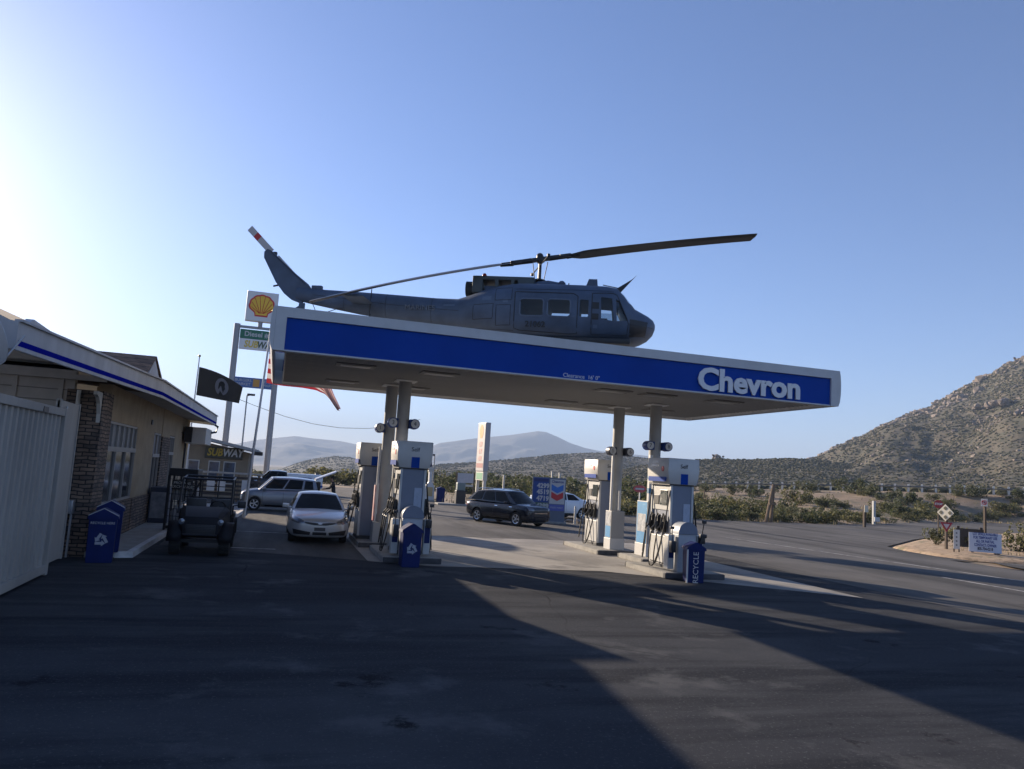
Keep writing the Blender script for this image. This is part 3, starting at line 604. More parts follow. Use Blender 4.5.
def recycle_mark(parent, M, size, m):
    b = B()
    for k in range(3):
        a = Matrix.Rotation(2*PI*k/3, 3, 'Z')
        pts = [(-.52, -.36), (.02, -.36), (.02, -.5), (.34, -.24), (.02, .02), (.02, -.12), (-.38, -.12), (-.5, -.16)]
        pts = [(-.46, -.42), (.06, -.42), (.06, -.56), (.36, -.30), (.06, -.04), (.06, -.18), (-.46, -.18)]
        q = [a @ Vector((x*size, y*size, 0)) for x, y in pts]
        b.rings([[p for p in q], [p+Vector((0, 0, .004)) for p in q]])
    o = obj('recycling_mark', b, m, parent, smooth=0); o.matrix_local = M; return o
def make_bin(label, loc, rz, w=.46, d=.5, h=.98, apex=.22, rec=True, txt=None, edge=True):
    t = thing('recycling_bin', label, 'recycling bin', loc, rz, 'blue recycling bins')
    b = B(); f = .94; b.rings([[(-w/2*f, -d/2*f, 0), (w/2*f, -d/2*f, 0), (w/2*f, d/2*f, 0), (-w/2*f, d/2*f, 0)], [(-w/2, -d/2, h), (w/2, -d/2, h), (w/2, d/2, h), (-w/2, d/2, h)]])
    bmesh.ops.bevel(b.bm, geom=b.bm.edges[:], offset=.012, segments=2, affect='EDGES'); bd = obj('bin_body', b, M_navy, t, smooth=30)
    b = B(); b.prism([(-w/2-.035, h-.02), (w/2+.035, h-.02), (w/2+.02, h+.05), (.03, h+apex), (-.03, h+apex), (-w/2-.02, h+.05)], -d/2-.03, d/2+.03, 'xz')
    bmesh.ops.bevel(b.bm, geom=b.bm.edges[:], offset=.01, segments=2, affect='EDGES'); lid = obj('gabled_lid', b, M_navy, t, smooth=30)
    if edge:
        b = B(); b.prism([(w/2+.03, h+.062), (w/2+.02, h+.077), (.03, h+apex+.022), (-.03, h+apex+.022), (-w/2-.03, h+.077), (-w/2-.03, h+.058), (0, h+apex+.008)], -d/2-.034, -d/2+.02, 'xz') if False else b.tube([(-w/2-.02, -d/2-.02, h+.06), (0, -d/2-.02, h+apex+.012), (w/2+.02, -d/2-.02, h+.06)], .009, 6)
        obj('lid_edge', b, M_white, lid)
    if rec: recycle_mark(bd, face_M((0, -d/2-.004, h*.52), SOUTH), .24, mat('faded_mark', (.34, .36, .40), .6))
    if txt:
        m = face_M((.0, -d/2-.004, h*.46), SOUTH) @ Matrix.Rotation(PI/2, 4, 'Z'); text('bin_lettering', txt, .19, M_white, bd, m, ext=.003)
    return t, bd, lid
t1, bd, lid = make_bin('dark blue house shaped bin in front of the left pump', (3.42, 19.5, 0), 0, .47, .5, .86, .2, edge=False)
t2, bd, lid = make_bin('dark blue house shaped bin lettered RECYCLE beside the right pump', (10.42, 17.9, 0), R(-14), .44, .48, .82, .18, rec=False, txt='RECYCLE', edge=False)
b = B(); b.box(-.245, -.21, -.275, -.24, 0, .82); obj('bin_corner_strip', b, M_white, t2, smooth=0)
b = B(); b.tube([(.2, .1, .95), (.24, .1, 1.12)], .012, 6); b.box(.16, .34, .02, .18, 1.1, 1.2, .03); obj('bin_latch', b, M_dark, t2)

# ------------------------------------------------------------------ helicopter
ZD = 5.75
heli = thing('helicopter', 'retired blue grey military helicopter parked on top of the canopy', 'helicopter', (7.44, 22.75, ZD), R(-23.5))
M_hel = mat('navy_grey_airframe', (.062, .092, .142), .5, 0., var=.28, scale=1.3, bump=.05, bscale=14)
M_hed = mat('black_airframe_panel', (.014, .015, .017), .45)
st = [(3.645, 7.08, 7.24, .10, 2), (3.58, 6.90, 7.36, .34, 2), (3.42, 6.72, 7.47, .56, 2.1), (3.2, 6.60, 7.57, .74, 2.3), (3.0, 6.54, 7.66, .87, 2.5), (2.86, 6.52, 7.84, .95, 2.6), (2.66, 6.5, 8.08, 1.04, 2.8), (2.45, 6.5, 8.25, 1.11, 3.0), (2.1, 6.5, 8.29, 1.18, 3.2), (1.4, 6.5, 8.29, 1.24, 3.4), (.4, 6.5, 8.29, 1.26, 3.4), (-.5, 6.5, 8.28, 1.25, 3.4), (-1.0, 6.55, 8.24, 1.17, 3.0), (-1.6, 6.66, 8.12, .96, 2.6), (-2.1, 6.78, 7.94, .74, 2.4), (-2.5, 6.86, 7.82, .55, 2.3), (-3.2, 6.94, 7.83, .46, 2.2), (-4.4, 7.06, 7.89, .39, 2.2), (-5.7, 7.22, 7.95, .31, 2.2), (-6.9, 7.42, 7.99, .22, 2.2), (-7.45, 7.52, 8.02, .16, 2.2), (-7.9, 7.62, 8.06, .10, 2.2)]
def ring(u, z0, z1, w, e, n=28):
    r = []
    for k in range(n):
        a = 2*PI*(k+.5)/n; c, s = math.cos(a), math.sin(a)
        r.append((u, w*math.copysign(abs(c)**(2/e), c), (z0+z1)/2-ZD+(z1-z0)/2*math.copysign(abs(s)**(2/e), s)))
    return r
b = B(); b.rings([ring(*s) for s in st]); fus = obj('fuselage', b, [M_hel, M_hed], heli, smooth=40)
H = lambda z: z-ZD
def vcut(pts, v0=-2, v1=2): c = B(); c.prism([(u, H(z)) for u, z in pts], v0, v1, 'xz'); return c
def rrect(u0, u1, z0, z1, r=.07):
    o = []
    for cx, cz, a in ((u1-r, z1-r, 0), (u0+r, z1-r, 90), (u0+r, z0+r, 180), (u1-r, z0+r, 270)):
        for k in range(4): o.append((cx+r*math.cos(R(a+30*k)), cz+r*math.sin(R(a+30*k))))
    return o
WIN = [rrect(-.41, .29, 7.13, 7.65), rrect(.41, 1.09, 7.14, 7.66), rrect(1.36, 1.62, 7.16, 7.68, .04), [(2.0, 7.12), (2.38, 7.1), (2.30, 7.77), (1.98, 7.79)], [(2.47, 7.1), (2.78, 7.14), (2.52, 7.72), (2.42, 7.76)]]
cav = B(); cav.box(-.55, 2.55, -1.08, 1.08, H(6.8), H(8.12), .15)
ws = B(); ws.faces([], [])
wsc = B()
for s in (-1, 1): wsc.box(2.4, 3.2, s*.08 if s > 0 else -.78, .78 if s > 0 else s*.08, H(7.72), H(8.14), .02)
boolean(fus, [cav]+[vcut(wn) for wn in WIN]+[wsc, vcut(rrect(.3, 1.75, 7.0, 7.76), .6, 2), vcut([(1.9, 7.1), (2.62, 7.1), (2.42, 8.0), (1.9, 8.02)], .6, 2)])  # last two cuts: unseen far-side openings, added so bright sky shows through
M_hg = glassmat('tinted_perspex', (.50, .56, .60)); M_hgg = glassmat('green_perspex', (.30, .62, .42))
fb = B(); fb.rings([ring(*s) for s in st]); bmesh.ops.recalc_face_normals(fb.bm, faces=fb.bm.faces); ftree = BVHTree.FromBMesh(fb.bm)
for s in (-1, 1):
    for wn in WIN:
        g = B(); lo = min(z for u, z in wn); us = [u for u, z in wn]; c = (sum(us)/len(us), sum(z for u, z in wn)/len(wn))
        q = [(c[0]+(u-c[0])*1.04, H(c[1]+(z-c[1])*1.04)) for u, z in wn]
        P = []
        for u, z in q:
            h = ftree.ray_cast(Vector((u, s*3, z)), Vector((0, -s, 0)))[0]; P.append((u, (h.y if h else s*1.1)-s*.012, z))
        g.faces(P, [range(len(P))]); obj('side_window', g, M_hg, heli, smooth=0)
for s in (-1, 1):
    g = B(); drape(g, ftree, [(s*.06, H(7.7)), (s*.80, H(7.7))], [(s*.06, H(8.15)), (s*.72, H(8.15))], 8, 8, lambda a, c: (5, a, c), (-1, 0, 0), -.012); obj('windscreen', g, M_hg, heli, normals=False)
# door frames and panel lines drawn as raised seams
def seam(name, pts, s, r=.012):
    P = []
    for q in resample([(u, z, 0) for u, z in pts], 28):
        h = ftree.ray_cast(Vector((q.x, s*3, H(q.y))), Vector((0, -s, 0)))[0]
        if h: P.append((h.x, h.y+s*.003, h.z))
    b = B(); b.tube(P, r, 5); return b
M_seam = mat('airframe_seam', (.02, .026, .036), .6); M_seamL = mat('airframe_frame_edge', (.10, .14, .20), .5)
for s in (-1, 1):
    d = obj('sliding_door_frame', seam('', [(-.58, 7.86), (-.58, 6.72), (1.3, 6.66), (1.3, 7.86), (-.58, 7.86)], s, .016), M_seam, heli)
    obj('cockpit_door_frame', seam('', [(1.72, 7.9), (1.72, 6.68), (2.78, 6.72), (2.82, 7.08), (2.42, 7.95), (1.72, 7.9)], s, .016), M_seam, heli)
    for wn in WIN[:2]: obj('window_surround', seam('', wn+[wn[0]], s, .022), M_seamL, heli)
    for (u0, u1, z0, z1) in ((1.72, 1.93, 7.42, 7.62), (1.72, 1.93, 7.10, 7.28)):
        b = B(); drape(b, ftree, [(u0, H(z0)), (u1, H(z0))], [(u0, H(z1)), (u1, H(z1))], 4, 4, lambda a, c: (a, s*3, c), (0, -s, 0), .01); obj('vent_panel', b, M_hed, heli, normals=False)
    for k, (u0, u1, z0, z1) in enumerate(((-1.9, -1.25, 7.05, 7.5), (-1.15, -.7, 6.85, 7.45), (-1.2, -.68, 7.6, 8.0))):
        obj('access_panel_seam', seam('', [(u0, z0), (u1, z0), (u1, z1), (u0, z1), (u0, z0)], s, .009), M_seam, heli)
    b = B(); drape(b, ftree, [(2.85, H(6.68)), (3.34, H(6.76))], [(2.85, H(7.2)), (3.40, H(7.2))], 10, 8, lambda a, c: (a, s*3, c), (0, -s, 0), .006); obj('black_nose_panel', b, M_hed, heli, normals=False)
    M4 = face_M((.07, s*1.278, H(6.87)), SOUTH if s < 0 else -SOUTH); text('serial_number', '21062', .24, M_hed, heli, M4, ext=.01, bold=.008)
    text('boom_lettering', 'MARINES', .22, mat('faded_letter', (.14, .17, .21), .6), heli, face_M((-3.65, s*.475, H(7.42)), SOUTH if s < 0 else -SOUTH) @ Matrix.Rotation(R(0 if s > 0 else -0), 4, 'Z'), ext=.03, sx=1.1)
b = B(); b.box(-.6, 2.9, -.95, .95, H(6.44), H(6.62), .06); obj('belly_skin', b, M_hed, heli)
b = B(); b.lathe([(0, 0), (.05, 0), (.05, .02), (0, .03)], 12, Matrix.Translation((3.30, -.55, H(6.98))) @ Matrix.Rotation(PI/2, 4, 'X')); obj('nose_light', b, M_lens, heli)
for s in (-1, 1):
    for pts in ([(-2.4, 7.35), (-4.6, 7.5), (-7.3, 7.78)], [(-3.3, 7.82), (-3.3, 6.97)], [(-4.8, 7.88), (-4.8, 7.13)], [(-6.2, 7.95), (-6.2, 7.32)], [(-.58, 7.95), (2.35, 8.0)], [(-2.0, 6.82), (-.6, 6.7)], [(2.82, 7.05), (3.55, 7.05)]):
        obj('panel_seam', seam('', pts, s, .007), M_seam, heli)
    for u0, z0, w_, h_ in ((-1.62, 7.62, .3, .12), (-.95, 7.52, .16, .1), (-2.9, 7.5, .36, .06), (1.78, 6.85, .12, .1)):
        b = B(); drape(b, ftree, [(u0, H(z0)), (u0+w_, H(z0))], [(u0, H(z0+h_)), (u0+w_, H(z0+h_))], 3, 2, lambda a, c: (a, s*3, c), (0, -s, 0), .006); obj('stencil_panel', b, M_seamL, heli, normals=False)
# engine deck and pylon
b = B()
b.box(-2.0, -.1, -.42, .42, H(8.40), H(8.53), .04); b.box(-2.05, -1.72, -.43, .43, H(7.98), H(8.52), .03)
for u in (-1.28, -.78): b.box(u-.05, u+.05, -.42, .42, H(8.1), H(8.45))
b.box(-.62, -.1, -.44, .44, H(8.1), H(8.46), .03)
ec = obj('engine_cowling', b, mat('olive_grey_cowling', (.055, .072, .075), .5, .1, var=.15, scale=2), heli, smooth=30)
b = B(); b.box(-1.7, -.65, -.24, .24, H(8.02), H(8.26), .05); obj('engine_block', b, M_hel, heli)
b = B(); Mx = Matrix.Translation((-2.0, 0, H(8.18))) @ Matrix.Rotation(-PI/2, 4, 'Y'); b.lathe([(.20, -.1), (.235, .0), (.24, .3), (.215, .3), (.20, .05), (0, .05)], 20, Mx, caps=False); obj('exhaust_pipe', b, mat('burnt_metal', (.04, .045, .05), .6, .5), heli)
b = B(); b.tube([(-1.75, 0, H(8.5)), (-1.75, 0, H(8.62))], .03, 8); b.lathe([(0, .0), (.07, .01), (.075, .07), (.04, .12), (0, .13)], 12, Matrix.Translation((-1.75, 0, H(8.58)))); obj('beacon_light', b, mat('beacon_red', (.35, .03, .03), .3), heli)
b = B(); b.rings([[(u, w_*math.cos(2*PI*k/20), H(8.22)+h_*math.sin(2*PI*k/20)) for k in range(20)] for u, w_, h_ in ((-.2, .30, .18), (0, .42, .27), (.3, .45, .30), (.7, .40, .24), (1.0, .28, .15), (1.2, .1, .05))]); obj('pylon_fairing', b, M_hel, heli)
b = B(); b.lathe([(0, 0), (.10, .02), (.12, .1), (.06, .16), (0, .17)], 12, Matrix.Translation((.75, -.5, H(8.24)))); obj('roof_vent', b, M_hel, heli)
b = B(); b.tube([(0, 0, H(8.2)), (0, 0, H(9.2))], .06, 12, .05); b.lathe([(.13, 0), (.13, .05), (.07, .14)], 14, Matrix.Translation((0, 0, H(8.45)))); obj('rotor_mast', b, M_hed, heli)
b = B()
for a in (0, 1.57, 3.14, 4.71): b.tube([(.14*math.cos(a), .14*math.sin(a), H(8.52)), (.2*math.cos(a), .2*math.sin(a), H(8.9)), (.24*math.cos(a), .24*math.sin(a), H(9.14))], .014, 5)
b.lathe([(.1, 0), (.2, .01), (.2, .04), (.1, .05)], 14, Matrix.Translation((0, 0, H(8.5)))); obj('pitch_links', b, M_hed, heli)
b = B(); b.tube([(.35, -1.15, H(9.02)), (-.35, 1.15, H(9.02))], .022, 6)
for s in (-1, 1): b.lathe([(0, -.06), (.05, -.04), (.05, .04), (0, .06)], 10, Matrix.Translation((-s*.35, s*1.15, H(9.02))))
obj('stabiliser_bar', b, M_hed, heli)
# two-blade teetering rotor, at rest, the aft blade drooping to the tail boom
ra = R(14.2); A = Vector((math.cos(ra), math.sin(ra), 0)); N_ = Vector((-math.sin(ra), math.cos(ra), 0)); hubc = Vector((0, 0, H(9.21)))
tl = math.tan(R(13.2))
def bladept(r): s = 1 if r > 0 else -1; return hubc+A*r+Vector((0, 0, tl*r-(.2 if r > 0 else .42)*max(0, (abs(r)-.9)/6.4)**2))
b = B(); b.box(-.30, .30, -.11, .11, -.06, .06, .03); b.lathe([(.12, -.1), (.14, .0), (.1, .16), (.05, .2)], 14)
for s in (-1, 1): b.tube([(s*.28, 0, 0), (s*.9, 0, 0)], .085, 10, .075); b.box(min(s*.62, s*.98), max(s*.62, s*.98), -.13, .13, -.055, .055, .02)
Mh = Matrix((Vector((A.x, A.y, tl)).normalized(), N_, Vector((A.x, A.y, tl)).normalized().cross(N_))).transposed().to_4x4(); Mh.translation = hubc
obj('rotor_hub', b, M_hed, heli, M=Mh)
for s in (-1, 1):
    b = B(); rg = []
    for i in range(29):
        r = .9+((7.08 if s > 0 else 6.95)-.9)*i/28; c0 = bladept(s*r); ch = .20+.33*min(1, (r-.9)/.5); pit = R(17-7*(r/7.3))
        sec = [(.42, .0), (.30, .035), (.05, .045), (-.3, .022), (-.58, .004), (-.58, -.004), (-.3, -.012), (.05, -.03), (.30, -.028)]
        q = []
        for cx, cz in sec:
            y_, z_ = cx*ch/1.0*s*-1, cz*(ch/.53)*1.15
            yy = y_*math.cos(pit)-z_*math.sin(pit)*s*-1; zz = y_*math.sin(pit)*s*-1*-1*-1+z_*math.cos(pit)
            q.append(c0+N_*yy+Vector((0, 0, zz)))
        rg.append(q)
    b.rings(rg); obj('rotor_blade', b, mat('rotor_blade_black', (.022, .022, .023), .4, var=.2, scale=1), heli, smooth=50)
    b = B(); c0, c1 = bladept(s*.85), bladept(s*1.25); b.tube([c0+N_*.16, c1+N_*.16], .02, 6); b.tube([c0-N_*.16, c1-N_*.16], .02, 6); b.tube([c0+Vector((0, 0, -.05)), c1+Vector((0, 0, -.02))], .05, 8); obj('blade_grip', b, M_dark, heli)
b = B(); tp = bladept(-6.9); b.tube([tp, tp+Vector((.1, .3, -.35)), (-6.3, -.3, H(7.35)), (-6.25, .05, H(7.32))], .012, 5); obj('tie_down_strap', b, M_dark, heli)
# tail
b = B(); b.rings([[(u, v*t_, H(z)) for u, z in ((-7.45, 8.05), (-7.55, 8.17), (-8.0, 8.5), (-8.92, 9.26), (-9.03, 9.29), (-9.13, 9.20), (-9.12, 9.0), (-8.63, 8.18), (-8.32, 7.82), (-8.05, 7.62), (-7.7, 7.5))] for v, t_ in ((-1, .055), (-.6, .085), (.6, .085), (1, .055))]); fn = obj('tail_fin', b, M_hel, heli, smooth=30)
b = B(); b.tube([(-7.62, -.088, H(8.14)), (-8.9, -.088, H(9.2))], .012, 5); obj('fin_seam', b, M_seam, fn)
b = B(); b.tube([(-8.55, 0, H(8.1)), (-8.72, 0, H(8.06))], .03, 6); obj('tail_light', b, M_dark, fn)
b = B(); b.tube([(-8.95, .05, H(9.2)), (-8.95, .34, H(9.2))], .06, 10); b.box(-9.05, -8.85, .26, .36, H(9.1), H(9.3), .02); obj('tail_rotor_hub', b, M_dark, heli)
d = Vector((-.84, 0, .80)).normalized(); n_ = Vector((.80, 0, .84)).normalized()
for s in (1, -1):
    b = B()
    for k, (r0, r1) in enumerate(((.14, .78), (.78, .98), (.98, 1.3))):
        b.mi = (0, 1, 0)[k]; c = Vector((-8.95, .31, H(9.2))); rg = []
        for r in (r0, r1):
            o = c+d*s*r; rg.append([o+n_*.11+Vector((0, .012, 0)), o-n_*.11+Vector((0, .004, 0)), o-n_*.11-Vector((0, .004, 0)), o+n_*.11-Vector((0, .02, 0))])
        b.rings(rg)
    obj('tail_rotor_blade', b, [mat('tail_blade_pale', (.48, .47, .46), .4), M_red], heli, smooth=0)
for s in (-1, 1):
    b = B(); b.rings([[(-5.2+a, s*v, H(7.52)+z) for a, z in ((.0, .0), (-.2, .05), (-.7, .0), (-.2, -.03))] for v in (.2, 1.42)]); obj('elevator', b, M_hel, heli, smooth=30)
b = B(); b.tube([(-7.6, 0, H(7.52)), (-7.95, 0, H(7.3)), (-8.0, 0, H(7.2))], .035, 8); b.box(-7.78, -7.6, -.07, .07, H(7.3), H(7.52), .03); obj('tail_skid', b, M_hel, heli)
b = B(); b.box(-7.4, -7.05, -.08, .08, H(7.98), H(8.12), .03); obj('boom_antenna', b, M_hel, heli)
b = B(); b.tube([(-5.3, -.28, H(7.2)), (-5.3, -.3, H(6.9))], .03, 6); b.tube([(-5.3, -.30, H(8)), (-5.3, -.34, H(7.2))], .016, 6); obj('tail_prop', b, M_dark, heli)
# wire cutter, antennas, skids
b = B(); b.prism([(2.2, H(8.26)), (2.55, H(8.22)), (3.02, H(8.78)), (2.9, H(8.66)), (2.42, H(8.34))], -.02, .02, 'xz'); b.tube([(2.0, 0, H(8.45)), (2.5, 0, H(8.36))], .015, 6); obj('wire_cutter', b, M_hed, heli, smooth=0)
b = B(); b.prism([(1.42, H(8.24)), (1.86, H(8.24)), (1.82, H(8.62)), (1.56, H(8.62))], -.03, .03, 'xz'); obj('blade_antenna', b, M_hel, heli, smooth=0)
b = B(); b.tube([(.95, -.2, H(8.25)), (.95, -.2, H(8.42))], .02, 6); obj('whip_antenna', b, M_hed, heli)
for s in (-1, 1):
    b = B(); b.tube([(-1.3, s*1.28, .06), (2.2, s*1.28, .06), (2.6, s*1.28, .14), (2.85, s*1.28, .32)], .05, 10); obj('skid', b, M_hed, heli)
for u in (-.5, 1.6):
    b = B(); b.tube([(u, -1.28, .08), (u, -1.05, .45), (u, -.6, .74), (u, .6, .74), (u, 1.05, .45), (u, 1.28, .08)], .045, 8); obj('cross_tube', b, M_hed, heli)
for s in (-1, 1):
    b = B(); b.box(1.75, 2.2, s*.5-.24, s*.5+.24, H(6.82), H(7.25), .05); b.box(1.72, 1.84, s*.5-.24, s*.5+.24, H(7.2), H(7.75), .04); obj('crew_seat', b, M_hed, heli)
# ------------------------------------------------------------------ vehicles (local +X is the front, +Y the left side)
def make_wheel(parent, x, y, r, wdt, rim=M_alu, spokes=5, M_t=M_rub, lug=False):
    s = 1 if y > 0 else -1
    M = Matrix.Translation((x, y, r)) @ Matrix.Rotation(-s*PI/2, 4, 'X')
    h = wdt/2; b = B(); b.lathe([(r*.60, -h*.8), (r*.72, -h), (r*.93, -h*.95), (r, -h*.6), (r, h*.6), (r*.93, h*.95), (r*.72, h), (r*.62, h*.8), (r*.60, h*.55)], 28)
    if lug:
        for k in range(20):
            a = 2*PI*k/20; b.box(r*.94, r*1.06, -.03, .03, -h*.9, h*.9, M=Matrix.Rotation(a, 4, 'Z'))
    w_ = obj('wheel', b, M_t, parent, smooth=35, M=M)
    b = B(); b.lathe([(r*.64, h*.82), (r*.66, h*.9), (r*.58, h*.8), (r*.56, h*.2), (0, h*.15)], 28, caps=False)
    for k in range(spokes):
        a = Matrix.Rotation(2*PI*k/spokes, 4, 'Z')
        for da in ((-.10, .10) if spokes == 5 else (0,)):
            b.box(r*.10, r*.62, -r*.055, r*.055, h*.45, h*.78, .006, M=a @ Matrix.Rotation(da, 4, 'Z'))
    b.lathe([(r*.15, h*.4), (r*.15, h*.84), (r*.1, h*.88), (0, h*.88)], 16, caps=False)
    obj('rim', b, rim, w_, smooth=35)
    return w_
def car_ring(x, zb, zt, w, wt, crown):
    h = zt-zb; half = [(0, zb), (w*.72, zb), (w*.93, zb+.05), (w, zb+.18), (w*1.0, zb+h*.50), (w*.985, zb+h*.74), (w*.94, zb+h*.90), (wt, zt), (wt*.5, zt+crown*.75), (0, zt+crown)]
    return [(x, y, z) for y, z in half]+[(x, -y, z) for y, z in half[-2:0:-1]]
def make_car(label, cat, loc, heading, sp, group=None):
    """sp: body stations (x, zb, zt, w, wt, crown); cabin dict; wheels; r"""
    t = thing(sp.get('name', 'parked_car'), label, cat, loc, heading, group)
    b = B(); b.rings([car_ring(*s) for s in sp['body']]); o = obj('body', b, [sp['paint'], M_black], t, smooth=50)
    sub = o.modifiers.new('s', 'SUBSURF'); sub.levels = 2; bpy.context.view_layer.update()
    dg = bpy.context.evaluated_depsgraph_get(); me = bpy.data.meshes.new_from_object(o.evaluated_get(dg)); o.modifiers.clear(); o.data = me
    r = sp['r']; cuts = []
    for x in sp['wx']:
        for s in (-1, 1):
            c = B(); c.lathe([(r*1.16, 0), (r*1.16, .36)], 32, Matrix.Translation((x, s*(sp['tw']+.2), r*1.02)) @ Matrix.Rotation(s*PI/2, 4, 'X')); cuts.append(c)
    for c in cuts: c.mi = 1
    boolean(o, cuts); tree = bvh_of(o)
    # greenhouse
    g = sp['cab']; nb, nt2 = 14, 7
    def side(s_, tt, sg):      # s_ along, tt up
        xb = g['xa']+(g['xd']-g['xa'])*s_; xt = g['xb']+(g['xc']-g['xb'])*s_
        x = xb+(xt-xb)*tt; z0 = g['zb0']+(g['zb1']-g['zb0'])*s_; zt = g['zr']-g.get('drop', .06)*((s_-.35)/.65)**2*(1 if s_ > .35 else .5)
        w0 = g['wb']*(1-.07*(2*s_-.9)**2); w1 = g['wr']*(1-.05*(2*s_-.9)**2)
        return Vector((x, sg*(w0+(w1-w0)*tt**1.25), z0+(zt-z0)*tt-.0))
    def endp(v, tt, front):    # v across -1..1
        s_ = 0 if front else 1; p = side(s_, tt, 1); q = side(s_, tt, -1); k = (1-v*v)*(.16*(1-tt)+.10*tt)*(1 if front else -.6)
        m_ = q.lerp(p, (v+1)/2); m_.x += k; m_.z += .03*(1-v*v)*tt; return m_
    def roofp(v, s_):
        p, q = side(s_, 1, 1), side(s_, 1, -1); m_ = q.lerp(p, (v+1)/2); k = (1-v*v); m_.z += k*(.03+.035*math.sin(PI*s_)); m_.x += k*((.10)*(1-s_)-.06*s_); return m_
    L = lambda n: [i/n for i in range(n+1)]
    b = B()
    for sg in (1, -1): b.grid([[side(s_, tt, sg) for s_ in L(nb)] for tt in L(nt2)])
    for fr in (True, False): b.grid([[endp(-1+2*v, tt, fr) for v in L(10)] for tt in L(nt2)])
    b.grid([[roofp(-1+2*v, s_) for v in L(10)] for s_ in L(nb)])
    bmesh.ops.remove_doubles(b.bm, verts=b.bm.verts, dist=.002); obj('cabin', b, sp['paint'], t, smooth=45)
    def outset(P, sg_v): return [[p+Vector(sg_v)*.009 for p in r_] for r_ in P]
    for sg in (1, -1):
        for (s0, s1) in sp['win']:
            b = B(); b.grid(outset([[side(s0+(s1-s0)*a, .1+.78*tt, sg) for a in L(8)] for tt in L(4)], (0, sg, .3))); obj('side_window', b, M_glass, t, normals=False)
    b = B(); b.grid(outset([[endp(-.9+1.8*v, .06+.86*tt, True) for v in L(10)] for tt in L(5)], (1, 0, .6))); obj('windscreen', b, M_glass, t, normals=False)
    if not sp.get('open_hatch'):
        b = B(); b.grid(outset([[endp(-.86+1.72*v, .14+.74*tt, False) for v in L(10)] for tt in L(5)], (-1, 0, .6))); obj('rear_window', b, M_glass, t, normals=False)
    for x in sp['wx']:
        for s in (-1, 1): make_wheel(t, x, s*(sp['tw']-.02), r, sp.get('ww', .22), spokes=sp.get('spk', 5))
    fx = sp['body'][0][0]+1; fr = lambda y, z: (fx+1, y, z)
    def front(name, bot, top, m, off=.008, n=12, k=5, parent=t):
        b = B(); drape(b, tree, bot, top, n, k, fr, (-1, 0, 0), off); return obj(name, b, m, parent, normals=False)
    def rearp(name, bot, top, m, off=.008):
        b = B(); drape(b, tree, bot, top, 8, 5, lambda y, z: (-fx-2, y, z), (1, 0, 0), off); return obj(name, b, m, t, normals=False)
    def flank(name, sg, bot, top, m, off=.006, n=10, k=4):
        b = B(); drape(b, tree, bot, top, n, k, lambda x, z: (x, sg*4, z), (0, -sg, 0), off); return obj(name, b, m, t, normals=False)
    for s in (-1, 1):
        fl = lambda pl: [(s*y, z) for y, z in pl]
        hl = front('headlight', fl(sp['hl'][0]), fl(sp['hl'][1]), M_lens, .012)
        if 'hl2' in sp: front('headlight_core', fl(sp['hl2'][0]), fl(sp['hl2'][1]), mat('lamp_dark', (.10, .10, .11), .15, .5), .018, parent=hl)
        if 'fog' in sp: front('fog_light_pod', fl(sp['fog'][0]), fl(sp['fog'][1]), M_black, .006)
        rearp('tail_light', fl(sp['tl'][0]), fl(sp['tl'][1]), mat('tail_lamp_red', (.35, .02, .02), .2), .01)
        mx, my, mz = sp['mir']
        b = B(); b.box(mx-.07, mx+.09, s*my if s > 0 else s*my-.2, s*my+.2 if s > 0 else s*my, mz-.06, mz+.07, .03); b.box(mx-.02, mx+.05, min(s*(my-.12), s*(my+.05)), max(s*(my-.12), s*(my+.05)), mz-.06, mz-.02, .01); obj('wing_mirror', b, sp['paint'], t)
        for (x0, x1) in sp['doors']:
            for xx in (x0, x1): flank('door_gap', s, [(xx-.006, sp['dz'][0]), (xx+.006, sp['dz'][0])], [(xx-.006, sp['dz'][1]), (xx+.006, sp['dz'][1])], M_black, .002, 1, 8)
            flank('door_handle', s, [(x0+.1, sp['hz']), (x0+.32, sp['hz'])], [(x0+.1, sp['hz']+.03), (x0+.32, sp['hz']+.03)], sp.get('hm', sp['paint']), .025, 4, 2)
        if 'sill' in sp: flank('sill_trim', s, [(sp['sill'][0], sp['sill'][2]), (sp['sill'][1], sp['sill'][2])], [(sp['sill'][0], sp['sill'][3]), (sp['sill'][1], sp['sill'][3])], sp.get('sm', M_black), .01)
    for nm, bot, top, m, off in sp['front']: front(nm, bot, top, m, off)
    b = B(); b.box(min(s[0] for s in sp['body'])+.3, max(s[0] for s in sp['body'])-.3, -sp['tw']*.78, sp['tw']*.78, sp['r']*.55, sp['body'][3][1]+.25); obj('underbody', b, M_black, t, smooth=0)
    return t
SY = lambda pl: pl+[(-y, z) for y, z in pl[::-1]]
